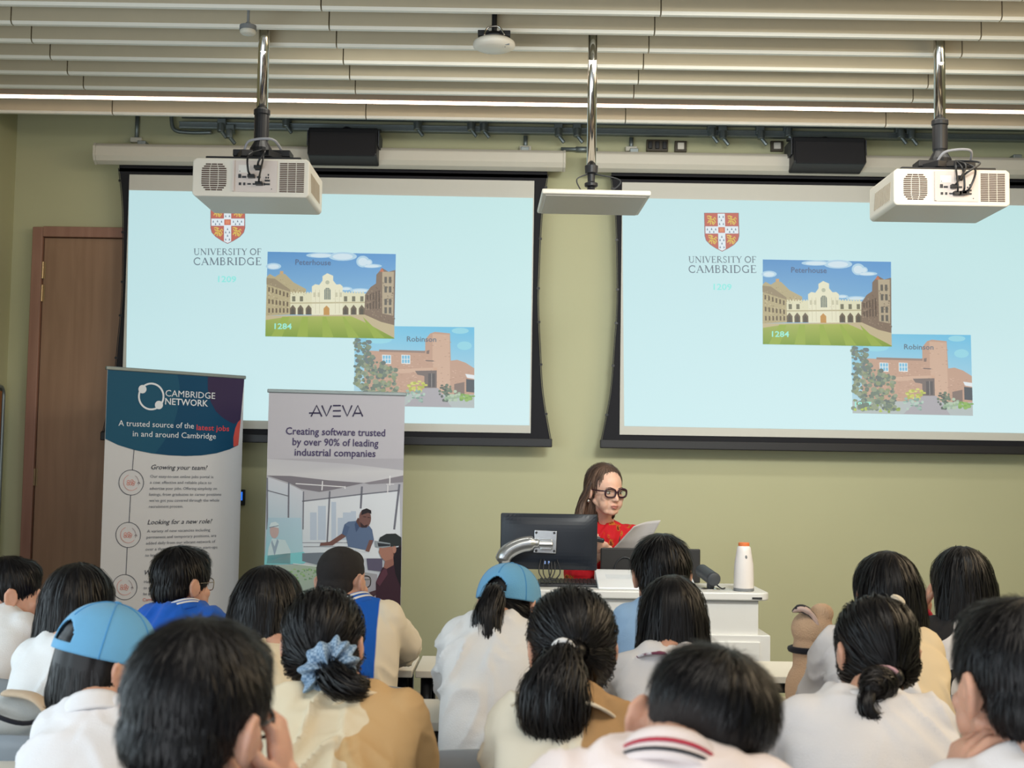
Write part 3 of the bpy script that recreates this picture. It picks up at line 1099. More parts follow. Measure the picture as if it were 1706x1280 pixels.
def projector(px_c, px_pole, y_top, y_bot, label, D, wpx, cables):
    """rear of the projector faces the audience"""
    a = at(px_c - wpx / 2, y_top, D)
    b = at(px_c + wpx / 2, y_bot, D)
    w, h_ = b.x - a.x, a.z - b.z
    cx = (a.x + b.x) / 2
    h_ = at(px_c, y_top, D).z - at(px_c, y_bot, D).z
    dep = 0.40
    t = thing('ceiling_projector', label, 'projector', (cx, D, at(px_c, y_bot, D).z))
    mb = MB()
    bev = 0.03
    mb.prism([(-w / 2, 0.012), (-w / 2 + 0.012, 0), (w / 2 - 0.012, 0), (w / 2, 0.012), (w / 2, h_ - 0.012), (w / 2 - 0.016, h_), (-w / 2 + 0.016, h_), (-w / 2, h_ - 0.012)], 0.0, dep, 'xz')
    mb.build('body', m_white, t, bevel=0.006)
    # rear face pieces stand on y = 0
    g = MB()
    gx, gz, gr = -w * 0.315, h_ * 0.50, h_ * 0.36
    for i in range(13):
        z = gz - gr + (i + 0.5) / 13 * 2 * gr
        half = gr * min(1.0, 0.62 + 0.9 * (1 - abs(z - gz) / gr)) * 0.92
        for k in range(3):
            x0, x1 = gx - half + k * 2 * half / 3 + 0.002, gx - half + (k + 1) * 2 * half / 3 - 0.002
            g.box(((x0 + x1) / 2, -0.001, z), (x1 - x0, 0.004, 2 * gr / 13 * 0.58))
    g.build('round_vent', m_slot, t)
    g = MB()
    for i in range(16):
        z = h_ * 0.12 + (i + 0.5) / 16 * h_ * 0.78
        for k in range(3):
            x0 = w * 0.245 + k * w * 0.072
            g.box((x0 + w * 0.034, -0.001, z), (w * 0.064, 0.004, h_ * 0.78 / 16 * 0.58))
    g.build('square_vent', m_slot, t)
    g = MB()
    q0, q1 = -w * 0.145, w * 0.225
    g.box((q0, -0.004, h_ * 0.53), (0.008, 0.012, h_ * 0.80))
    g.box(((q0 + q1) / 2, -0.0015, h_ * 0.53), (q1 - q0, 0.004, h_ * 0.82))
    pan = g.build('connector_panel', mat('connector_panel', (214, 202, 196), 0.5, noise_amt=0.01), t)
    for (u, v, du, dv) in ((.14, .5, .05, .09), (.24, .47, .07, .045), (.42, .48, .10, .07), (.58, .47, .06, .045), (.80, .55, .02, .04), (.75, .46, .02, .04), (.80, .46, .02, .04), (.15, .24, .04, .06), (.25, .24, .035, .06), (.36, .24, .06, .035), (.48, .24, .06, .035), (.60, .24, .07, .05), (.71, .24, .02, .06), (.78, .36, .09, .04), (.78, .24, .09, .04), (.56, .78, .10, .12), (.14, .66, .012, .02), (.88, .08, .012, .02)):
        g = MB().box((q0 + (q1 - q0) * u, -0.004, h_ * (0.14 + 0.78 * v)), ((q1 - q0) * du * 1.3, 0.006, h_ * dv * 1.1))
        g.build('connector', m_dark, pan)
    g = MB()
    g.box((q0 + (q1 - q0) * 0.24, -0.0045, h_ * 0.72), ((q1 - q0) * 0.26, 0.003, h_ * 0.2))
    g.build('rating_sticker', mat('sticker', (230, 226, 220), 0.5, noise_amt=0.01), pan)
    for s in (-1, 1):
        g = MB()
        for i in range(12):
            g.box((s * w / 2, 0.06 + i * 0.022, h_ * 0.45), (0.004, 0.010, h_ * 0.5), rot('X', 14))
        g.build('side_vent', mat('side_vent', (176, 164, 146), 0.6), t)
    # mount
    g = MB()
    g.box((0, 0.19, h_ + 0.012), (w * 0.82, 0.30, 0.012))
    g.box((-w * 0.16, 0.16, h_ + 0.035), (0.05, 0.26, 0.03), rot('Z', 25))
    g.box((w * 0.20, 0.16, h_ + 0.035), (0.05, 0.26, 0.03), rot('Z', -25))
    g.box((0.02, 0.17, h_ + 0.055), (w * 0.5, 0.10, 0.03))
    px = at(px_pole, 240, D + 0.17).x - cx
    g.lathe([(0.055, h_ + 0.06), (0.05, h_ + 0.085), (0.030, h_ + 0.12), (0.034, h_ + 0.13), (0.034, h_ + 0.24), (0.038, h_ + 0.245), (0.038, h_ + 0.265), (0.028, h_ + 0.27)], (px, 0.17, 0), 20)
    g.build('ceiling_mount', m_black, t, bevel=0.003)
    topz = ZC - t.location.z
    MB().tube([(px, 0.17, h_ + 0.26), (px, 0.17, topz)], 0.026, 20).build('chrome_pole', m_chrome, t, smooth=True)
    # cables from mount to connectors
    for (u, v, sag) in cables:
        e = Vector((q0 + (q1 - q0) * u, -0.012, h_ * (0.14 + 0.78 * v)))
        s_ = Vector((px + 0.03, 0.05, h_ + 0.05))
        m1 = s_.lerp(e, 0.4) + Vector((sag, -0.06, 0.01))
        m2 = e + Vector((sag * .3, -0.035, 0.02))
        cb = MB().tube(smooth_path([s_, m1, m2, e], 6), 0.0045, 6)
        cb.box(e + Vector((0, -0.005, 0)), (0.03, 0.03, 0.014))
        cb.build('cable', m_black, t, smooth=False)
    lp = MB().tube(smooth_path([(px - 0.05, 0.05, h_ + 0.05), (px - 0.02, 0.02, h_ + 0.085), (px + 0.08, 0.01, h_ + 0.09), (px + 0.11, 0.08, h_ + 0.06)], 6), 0.006, 6)
    lp.build('cable_loop', mat('grey_cable', (150, 150, 156), 0.5), t, smooth=True)
    return t


projector(418, 435, 264, 328, 'white ceiling projector on a chrome pole in front of the screen beside the door', 5.80, 193, [(.42, .48, -0.03), (.60, .24, 0.02), (.56, .78, 0.03)])
projector(1586, 1566, 282, 343, 'white ceiling projector on a chrome pole in front of the second screen', 5.80, 194, [(.42, .48, 0.03), (.60, .24, 0.0), (.66, .26, 0.05), (.56, .78, 0.08), (.48, .24, -0.02)])

# flat white panel antenna on the centre pole
D = 5.68
a, b = at(903, 322, D), at(1085, 324, D)
pz = (a.z + b.z) / 2
w = b.x - a.x
pn = thing('hanging_panel', 'flat square white panel hanging on a chrome pole between the two screens', 'ceiling panel', ((a.x + b.x) / 2, D, pz), math.radians(1.5))
MB().box((0, 0.225, 0.008), (w, 0.45, 0.022)).build('panel', m_white, pn, bevel=0.006)
MB().box((0, 0.225, -0.005), (w * 0.93, 0.41, 0.006)).build('underside', mat('panel_under', (206, 200, 190), 0.5, noise_amt=0.01), pn, bevel=0.002)
g = MB()
pxx = at(987, 290, D + 0.2).x - pn.location.x
g.box((pxx, 0.2, 0.026), (0.16, 0.12, 0.012))
g.lathe([(0.03, 0.03), (0.022, 0.05), (0.016, 0.07), (0.03, 0.075), (0.03, 0.09), (0.016, 0.095), (0.018, 0.13), (0.028, 0.135), (0.030, 0.17)], (pxx, 0.2, 0), 18)
g.build('swivel_mount', m_black, pn, bevel=0.002)
MB().tube([(pxx, 0.2, 0.15), (pxx, 0.2, ZC - pz)], 0.021, 20).build('chrome_pole', m_chrome, pn, smooth=True)
for s, q in ((-1, 0.07), (1, 0.12)):
    MB().tube(smooth_path([(pxx + s * 0.015, 0.19, 0.13), (pxx + s * q, 0.12, 0.09), (pxx + s * q * .8, 0.13, 0.05), (pxx + s * 0.03, 0.17, 0.035)], 6), 0.003, 6).build('cable', m_dark, pn, smooth=True)

# access point disc
D = 5.75
c = at(823, 79, D)
apt = thing('access_point', 'round white wireless disc on a black bracket below the ceiling slats', 'access point', c)
r_ = 36 / F_PX * D
mb = MB().lathe([(0.02, 0.035), (r_ * 0.8, 0.034), (r_ * 0.97, 0.022), (r_, 0.012), (r_ * 0.97, 0.0), (r_ * 0.75, -0.010), (r_ * 0.3, -0.014), (0.001, -0.0145)], n=48)
mb.build('disc', m_white, apt, smooth=True)
g = MB().lathe([(r_ * 0.62, 0.034), (r_ * 0.66, 0.045), (r_ * 0.45, 0.062), (0.02, 0.066)], n=32)
g.box((-r_ * 0.5, -0.02, 0.052), (0.05, 0.05, 0.024))
g.box((r_ * 0.5, -0.02, 0.052), (0.05, 0.05, 0.024))
g.tube([(0, 0, 0.06), (0, 0, ZB - c.z + 0.24)], 0.012, 10)
g.build('bracket', m_black, apt, bevel=0.003)
MB().tube(smooth_path([(-r_ * 0.45, -r_ * 0.75, 0.03), (-r_ * 0.3, -r_ * 0.7, 0.065), (r_ * 0.2, -r_ * 0.7, 0.072), (r_ * 0.5, -r_ * 0.7, 0.035)], 8), 0.004, 6).build('cable', m_chrome, apt, smooth=True)
for k in range(3):
    MB().ell((r_ * (0.28 + 0.12 * k), -r_ * 0.45, -0.0085), (0.005, 0.005, 0.003), n=8).build('status_light', m_dark, apt)
MB().box((r_ * 0.62, -r_ * 0.62, -0.001), (0.02, 0.004, 0.012)).build('badge', m_grey, apt)

# small smoke sensor
D = 5.6
c = at(413, 55, D)
sn = thing('smoke_sensor', 'small round smoke sensor hanging from the ceiling slats above a chrome pole', 'sensor', c)
MB().lathe([(0.032, 0.014), (0.034, 0.010), (0.034, 0.0), (0.028, -0.006), (0.014, -0.010), (0.001, -0.011)], n=28).build('housing', m_offwhite, sn, smooth=False, bevel=0.002)
MB().lathe([(0.010, 0.046), (0.012, 0.036), (0.036, 0.032), (0.037, 0.012)], n=24).build('base', m_grey, sn)
MB().tube([(0, 0, 0.04), (0, 0, ZB - c.z + 0.24)], 0.006, 8).build('stem', m_grey, sn)

# ================================================================ TEACHER'S DESK
DZ = at(1240, 988, 6.08).z          # desk top height
DN, DF = 6.08, 6.58                 # near and far edges
m_desk = mat('desk_laminate', (222, 222, 220), 0.4, noise_amt=0.01)
xr = at(1284, 992, DN).x
xl = at(822, 992, DN).x
desk = thing('lectern_desk', 'white presenter desk with a rounded top carrying the monitor and the white bottle', 'desk', ((xl + xr) / 2, (DN + DF) / 2, 0))
dw, dd = xr - xl, DF - DN


def rrect(hx, hy, r, n=6):
    pts = []
    for (cx, cy, a0) in ((hx - r, hy - r, 0), (-hx + r, hy - r, 90), (-hx + r, -hy + r, 180), (hx - r, -hy + r, 270)):
        for k in range(n + 1):
            a = math.radians(a0 + 90 * k / n)
            pts.append((cx + r * math.cos(a), cy + r * math.sin(a)))
    return pts


mb = MB().prism(rrect(dw / 2, dd / 2, 0.06), DZ - 0.036, DZ, 'xy')
mb.build('desktop', m_desk, desk, bevel=0.006)
cr = at(1264, 1030, DN + 0.02).x - desk.location.x
cl = -dw / 2 + 0.04
mb = MB().box(((cl + cr) / 2, 0.0, (DZ - 0.036 + 0.52) / 2 + 0.0), (cr - cl, dd - 0.05, DZ - 0.036 - 0.52 + 0.0))
mb.v = [(x, y, z) for x, y, z in mb.v]
mb.build('upper_cabinet', m_desk, desk, bevel=0.004)
lo_top = at(1270, 1060, DN - 0.02).z
cr2 = at(1284, 1070, DN).x - desk.location.x
mb = MB().box(((cl + cr2) / 2 - 0.0, 0.0, lo_top / 2 + 0.02), (cr2 - cl, dd - 0.01, lo_top - 0.04))
mb.build('lower_cabinet', m_desk, desk, bevel=0.004)
for x, nm in (((cl + cr) / 2 - 0.31, 'door'), ((cl + cr) / 2 + 0.31, 'door')):
    d_ = MB().box((x, -dd / 2 + 0.001, lo_top / 2 + 0.02), (0.56, 0.014, lo_top - 0.10)).build('door', m_desk, desk, bevel=0.003)
    MB().box((x + (0.2 if x < (cl + cr) / 2 else -0.2), -dd / 2 - 0.012, lo_top - 0.12), (0.10, 0.012, 0.012)).build('handle', m_steel, d_, bevel=0.002)
p = at(1265, 999, DN)
MB().box((p.x - desk.location.x - 0.01, -dd / 2 + 0.002, p.z + 0.005), (0.045, 0.01, 0.008)).build('cable_port', m_dark, desk)
for x in (cl + 0.1, cr - 0.1):
    for y in (-0.22, 0.22):
        MB().lathe([(0.03, 0), (0.03, 0.03), (0.02, 0.05)], (x, y, 0), 12).build('foot', m_dark, desk)

# monitor seen from behind on a silver arm
MD = 6.24
mtl, mtr, mbr = at(833, 853, MD), at(994, 856, MD), at(998, 951, MD)
cx = (mtl.x + mtr.x) / 2
mw, mh = mtr.x - mtl.x, mtl.z - mbr.z - 0.006
mon = thing('monitor', 'black flat monitor seen from behind on a silver arm in front of the presenter', 'monitor', (cx + 0.004, MD, DZ + 0.001), math.radians(-3))
z0 = mbr.z - DZ
R = rot('X', -3)
mb = MB()
mb.box((0, 0.0, z0 + mh / 2), (mw, 0.016, mh))
mb.grid(lambda u, v: ((u - 0.5) * mw * 0.985, -0.007 - 0.020 * (1 - abs(2 * u - 1) ** 4) * (1 - abs(2 * v - 1) ** 4), z0 + mh * (0.01 + 0.98 * v)), 24, 16)
shell_m = mat('monitor_shell', (26, 32, 42), 0.35, noise_amt=0.03)
mb.build('back_shell', shell_m, mon, bevel=0.010, seg=3)
MB().box((0, 0.0095, z0 + mh / 2), (mw - 0.02, 0.003, mh - 0.02)).build('display', mat('display_glass', (40, 60, 80), 0.1, noise_amt=0, emit=((150, 190, 205), 0.5)), mon)
vp = at(909, 903, MD - 0.03)
vx, vz = vp.x - mon.location.x, vp.z - mon.location.z
pl = MB().box((vx, -0.034, vz), (0.105, 0.006, 0.105), rot('Y', 2))
pl = pl.build('mount_plate', mat('arm_silver', (196, 200, 204), 0.25, 0.85, noise_amt=0.02), mon, bevel=0.002)
for sx in (-1, 1):
    for sz in (-1, 1):
        MB().tube([(vx + sx * 0.042, -0.036, vz + sz * 0.042), (vx + sx * 0.042, -0.041, vz + sz * 0.042)], 0.006, 8).build('screw', m_dark, pl)
g = MB()
g.box((vx + 0.005, -0.05, vz - 0.012), (0.055, 0.03, 0.05))
g.tube([(vx - 0.03, -0.055, vz - 0.01), (vx + 0.035, -0.055, vz - 0.01)], 0.018, 12)
g.build('swivel_joint', MATS['arm_silver'], mon, bevel=0.004)
e = at(838, 938, MD - 0.07)
ex, ez = e.x - mon.location.x, e.z - mon.location.z
ap_ = smooth_path([(vx - 0.03, -0.06, vz - 0.005), (vx - 0.10, -0.065, vz - 0.012), (vx - 0.155, -0.07, vz - 0.035), (ex + 0.012, -0.075, ez + 0.035), (ex, -0.075, ez)], 6)
g = MB().tube(ap_, [0.018] * 3 + [0.032] * (len(ap_) - 6) + [0.028, 0.024, 0.02], 14, flat=1.15)
g.build('arm_upper', MATS['arm_silver'], mon, smooth=True)
g = MB().tube([(ex, -0.075, ez + 0.02), (ex + 0.002, -0.06, ez - 0.04), (ex + 0.03, 0.03, 0.06)], 0.018, 12)
g.lathe([(0.05, 0.0), (0.05, 0.012), (0.022, 0.02), (0.022, 0.09)], (ex + 0.03, 0.03, 0), 20)
g.build('arm_post', MATS['arm_silver'], mon, smooth=False, bevel=0.002)
for (x0, x1, dz) in ((-0.02, 0.045, -0.02), (0.055, 0.02, 0.0), (-0.005, 0.03, 0.02)):
    g = MB().tube(smooth_path([(vx + x0, -0.03, z0 + 0.05), (vx + x0 * 1.3, -0.06, z0 - 0.01), (vx + (x0 + x1) / 2, -0.07, z0 - 0.045 + dz * .3), (vx + x1, -0.05, z0 - 0.01), (vx + x1, -0.03, z0 + 0.04)], 6), 0.003, 6)
    g.build('cable', m_black, mon, smooth=True)
g = MB()
for x in (0.0, 0.018):
    g.box((vx + x, -0.032, z0 + 0.035), (0.008, 0.006, 0.014))
g.build('blue_plug', mat('blue_plug', (130, 160, 220), 0.4), mon)

# keyboard
k0, k1 = at(897, 978, 6.22), at(996, 978, 6.22)
kb = thing('keyboard', 'flat black keyboard on the desk beneath the monitor', 'keyboard', ((k0.x + k1.x) / 2, 6.30, DZ))
MB().prism([(-0.07, 0.0), (0.07, 0.0), (0.07, 0.026), (-0.07, 0.012)], -(k1.x - k0.x) / 2, (k1.x - k0.x) / 2, 'yz').build('case', m_dark, kb, bevel=0.003)
g = MB()
for i in range(14):
    for j in range(5):
        g.box((-(k1.x - k0.x) / 2 + 0.018 + i * 0.0185, -0.052 + j * 0.025, 0.0165 + j * 0.0025), (0.015, 0.018, 0.008), rot('X', 6))
tag(g.build('keys', m_black, kb), None)

# black low screen with a cable loop, behind the white sloped console
q0, q1 = at(996, 913, 6.52), at(1070, 985, 6.52)
bs = thing('touch_screen', 'low black screen panel behind the white sloped box, between monitor and dark cylinder', 'screen', ((q0.x + q1.x + 0.3) / 2, 6.53, DZ))
bw = q1.x - q0.x + 0.27
bh = q0.z - DZ
MB().box((0, 0.01, bh / 2 + 0.002), (bw, 0.022, bh - 0.004)).build('back_shell', mat('screen_back', (34, 33, 34), 0.55), bs, bevel=0.005)
MB().box((0, 0.03, 0.006), (bw * 0.6, 0.12, 0.012)).build('stand_foot', m_black, bs, bevel=0.003)
cc = at(1042, 948, 6.5).x - bs.location.x
MB().tube([(cc + 0.055 * math.cos(math.radians(a)), -0.006, 0.04 + 0.085 * math.sin(math.radians(a))) for a in range(180, -1, -15)], 0.004, 6).build('cable_loop', m_dark, bs, smooth=True)

s0, s1 = at(997, 986, 6.14), at(1162, 986, 6.14)
cb = thing('control_console', 'white sloped box on the desk in front of the low black screen', 'console', ((s0.x + s1.x) / 2, 6.15, DZ))
sw = s1.x - s0.x
tz = at(1010, 950, 6.40).z - DZ
mb = MB().prism([(0.0, 0.0), (0.30, 0.0), (0.30, tz), (0.26, tz), (0.0, 0.008)], -sw / 2, sw / 2, 'yz')
mb.build('box', mat('console_white', (232, 236, 240), 0.35, noise_amt=0.01), cb, bevel=0.004)
MB().box((0, 0.14, tz * 0.58), (sw * 0.8, 0.10, 0.002), Matrix.Rotation(math.atan(tz / 0.27), 3, 'X')).build('face_plate', mat('console_plate', (216, 222, 228), 0.4), cb)

# dark cylinder on a small stand
c0, c1 = at(1169, 951, 6.36), at(1194, 969, 6.14)
dc = thing('cylinder_microphone', 'dark grey cylinder device on a small foot, on the desk beside the white bottle', 'desk device', (c1.x, 6.20, DZ))
o_ = dc.location
A, B = c0 - Vector(o_), c1 - Vector(o_)
ax = (B - A).normalized()
B = A + ax * 0.19
rr = 0.032
MB().tube([A - ax * 0.004, A, A + ax * 0.006, B - ax * 0.006, B, B + ax * 0.003], [rr * 0.8, rr * 0.95, rr, rr, rr * 0.93, rr * 0.8], 28).build('barrel', mat('barrel_grey', (62, 66, 72), 0.5), dc, smooth=True)
MB().tube([B - ax * 0.012, B - ax * 0.006], rr * 1.02, 28).build('ring', m_black, dc)
mid = A.lerp(B, 0.72)
MB().tube([(mid.x, mid.y, 0.006), (mid.x, mid.y, mid.z - 0.01)], 0.018, 16).build('stem', mat('barrel_grey', (62, 66, 72)), dc)
MB().lathe([(0.045, 0.0), (0.045, 0.005), (0.03, 0.009)], (mid.x, mid.y, 0), 24).build('foot', m_chrome, dc)
MB().tube(smooth_path([(mid.x + 0.03, mid.y, 0.02), (mid.x + 0.05, mid.y - 0.01, 0.006), (mid.x + 0.072, mid.y + 0.03, 0.005)], 6), 0.0035, 6).build('cable', m_black, dc, smooth=True)

# bottle
b0 = at(1239, 990, 6.18)
bt = thing('water_bottle', 'white tapered bottle with an orange cap near the desk end', 'bottle', (b0.x, 6.18, DZ))
bh = at(1240, 904, 6.18).z - DZ
MB().lathe([(0.043, 0.0), (0.046, 0.006), (0.0465, 0.05), (0.044, bh * 0.55), (0.034, bh * 0.82), (0.031, bh * 0.9), (0.024, bh * 0.93)], n=32).build('body', mat('bottle_white', (228, 222, 220), 0.35, noise_amt=0.01), bt, smooth=True)
MB().lathe([(0.0455, -0.0), (0.0475, 0.004), (0.0475, 0.012), (0.0465, 0.014)], n=32).build('base_ring', m_grey, bt)
MB().lathe([(0.025, bh * 0.925), (0.0255, bh * 0.93), (0.0255, bh * 0.99), (0.022, bh)], n=28).build('cap', mat('orange_cap', (226, 122, 66), 0.45, noise_amt=0.01), bt, bevel=0.002)
g = MB()
g.ell((0.004, -0.037, bh * 0.70), (0.006, 0.003, 0.010), n=10)
g.build('emblem', m_grey, bt)

# ================================================================ ROLL-UP BANNERS
def banner_plane(tl, tr, D0):
    A = at(tl[0], tl[1], D0)
    lo, hi = D0 - 1.0, D0 + 1.0
    d = ray(*tr)
    # depth of the far corner so that both corners are equally high
    Dr = (A.z - CAM.z) / (d.z / d.y)
    B = at(tr[0], tr[1], Dr)
    return A, B


m_print = print_mat('banner_print', 0)


def banner(label, tl, tr, D0, draw, bg, name_rail=True):
    A, B = banner_plane(tl, tr, D0)
    U_ = (B - A)
    rz = math.atan2(U_.y, U_.x)
    Wd = math.hypot(U_.x, U_.y)
    t = thing('rollup_banner', label, 'roll-up banner', (A.x, A.y, 0), rz)
    top = A.z
    mb = MB().prism([(0.004, 0.07), (Wd - 0.004, 0.07), (Wd - 0.004, top - 0.01), (0.004, top - 0.01)], 0.0, 0.002, 'xz')
    fab = mb.build('printed_sheet', mat('banner_vinyl_%d' % len(label), bg, 0.5, noise_amt=0.01), t)
    MB().box((Wd / 2, 0.002, top - 0.004), (Wd + 0.01, 0.018, 0.02)).build('top_rail', m_steel, t, bevel=0.004)
    MB().box((Wd / 2, 0.01, 0.045), (Wd + 0.03, 0.10, 0.075)).build('base_case', m_steel, t, bevel=0.012)
    for s in (0.12, Wd - 0.12):
        MB().box((s, 0.0, 0.004), (0.04, 0.30, 0.008)).build('foot', m_steel, t, bevel=0.002)
    MB().tube([(Wd / 2, 0.02, 0.05), (Wd / 2, 0.02, top)], 0.008, 8).build('support_pole', m_steel, t)
    fl = Flat((A.x, A.y, 0), (math.cos(rz), math.sin(rz), 0))
    fl.wd = Wd
    draw(fl)
    # keep the print on the sheet
    fl.v = [(min(max(u, 0.005), Wd - 0.005), y - 0.0015, min(max(z, 0.08), top - 0.014)) for u, y, z in fl.v]
    fl.build('print', m_print, fab)
    return t


ZA = lambda x, y: (170 + x / 6.824, 600 + y / 6.824)      # zoomed view of the banner head
ZD = lambda x, y: (160 + x / 4.571, 740 + y / 4.571)      # zoomed view of the banner body


def draw_jobs(fl):
    teal, teal2, plum, red, wht = (28, 84, 112), (14, 70, 104), (58, 46, 78), (206, 84, 76), (226, 230, 236)
    top = [ZA(40, 90), ZA(1640, 205), ZA(1545, 970), ZA(1450, 1015), ZA(1300, 1060), ZA(1130, 1085), ZA(950, 1092), ZA(760, 1084), ZA(560, 1062), ZA(360, 1022), ZA(180, 966), ZA(0, 895)]
    fl.poly(top, teal, 1)
    fl.poly([ZA(858, 140), ZA(1640, 205), ZA(1545, 970), ZA(1450, 1015), ZA(1300, 1060), ZA(1130, 1085), ZA(950, 1092), ZA(760, 1084), ZA(600, 1066), ZA(700, 930), ZA(800, 760), ZA(850, 600), ZA(880, 430), ZA(880, 300)], teal2, 2)
    fl.poly([ZA(1200, 168), ZA(1640, 200), ZA(1570, 680), ZA(1500, 728), ZA(1420, 690), ZA(1350, 640), ZA(1290, 580), ZA(1230, 470), ZA(1200, 330)], plum, 3)
    fl.poly([ZA(1575, 670), ZA(1545, 970), ZA(1490, 985), ZA(1490, 880), ZA(1510, 780), ZA(1540, 710)], red, 4)
    # ring with two dots
    cx, cy = ZA(555, 415)
    fl.ring(cx, cy, 140 / 6.824, 147 / 6.824, 3.0, wht, 5)
    for x, y in ((455, 332), (642, 512)):
        px, py = ZA(x, y)
        fl.ell(px, py, 46 / 6.824, 48 / 6.824, wht, 6)
    def row(body, x0, x1, y, cap, col=wht, bold=0.0, shear=0.0, Z=ZA, k=6.824):
        a, b = Z(x0, y), Z(x1, y)
        fl.text(body, a[0], b[0], a[1], cap / k, col, 6, shear, bold)
    row('CAMBRIDGE', 715, 1282, 412, 74, bold=0.0)
    row('NETWORK', 712, 1200, 505, 74, bold=0.012)
    row('A trusted source of the', 182, 1040, 748, 66)
    row('latest jobs', 1070, 1440, 796, 62, (214, 74, 80), 0.01)
    row('in and around Cambridge', 345, 1290, 868, 66)
    ink = (72, 74, 88)
    # timeline with round icons
    circ = [(266, 293), (243, 692), (216, 1090)]
    fl.line([ZD(288, 40), ZD(275, 198)], 0.9, ink, 4)
    fl.line([ZD(262, 388), ZD(250, 596)], 0.9, ink, 4)
    fl.line([ZD(236, 788), ZD(226, 992)], 0.9, ink, 4)
    for i, (x, y) in enumerate(circ):
        cx, cy = ZD(x, y)
        fl.ring(cx, cy, 94 / 4.571, 96 / 4.571, 0.9, ink, 4)
        fl.ring(cx, cy, 58 / 4.571, 60 / 4.571, 0.8, (176, 160, 166), 4, -60, 20)
        fl.ring(cx, cy, 58 / 4.571, 60 / 4.571, 0.8, (216, 158, 152), 4, 40, 250)
        for dx, dy in ((-22, -8), (6, -12), (20, 0), (-6, 10), (-24, 12), (14, 14)):
            px, py = ZD(x + dx, y + dy)
            fl.ring(px, py, 2.0, 2.0, 0.8, (222, 142, 130), 4, n=10)
        fl.line([ZD(x + 48, y + 6), ZD(x + 60, y - 2), ZD(x + 66, y + 10)], 0.8, ink, 4)
    rowd = lambda body, x0, x1, y, cap, col, sh=0.0, b=0.0: row(body, x0, x1, y, cap, col, b, sh, ZD, 4.571)
    hd, tx = (44, 46, 60), (112, 116, 128)
    rowd('Growing your team?', 418, 846, 192, 36, hd, 0.25, 0.0)
    for i, (b_, x0, x1) in enumerate((('Our easy-to-use online jobs portal is', 410, 890), ('a cost effective and reliable place to', 408, 876), ('advertise your jobs. Offering simplicity on', 405, 918), ('listings, from graduates to career positions', 402, 950), ('we\u2019ve got you covered through the whole', 402, 936), ('recruitment process.', 400, 660))):
        rowd(b_, x0, x1, 256 + i * 46, 22, tx)
    rowd('Looking for a new role?', 390, 882, 612, 36, hd, 0.25, 0.0)
    for i, (b_, x0, x1) in enumerate((('A variety of new vacancies including', 386, 866), ('permanent and temporary positions, are', 382, 912), ('added daily from our vibrant network of', 378, 905), ('over a thousand members, from start-ups', 374, 920), ('to leading global companies', 372, 720))):
        rowd(b_, x0, x1, 674 + i * 46, 22, tx)
    rowd('Why register?', 368, 640, 996, 36, hd, 0.25, 0.0)
    for i, (b_, x0, x1) in enumerate((('Have a look at our jobs page', 364, 700), ('to see who is hiring and', 360, 640), ('be part of the network', 358, 630))):
        rowd(b_, x0, x1, 1060 + i * 46, 22, tx)
    rowd('Cambridge region', 352, 600, 1198, 24, (206, 110, 100))


ZE = lambda x, y: (440 + x / 4.571, 760 + y / 4.571)


def PE(*l):
    return [ZE(*p) for p in l]


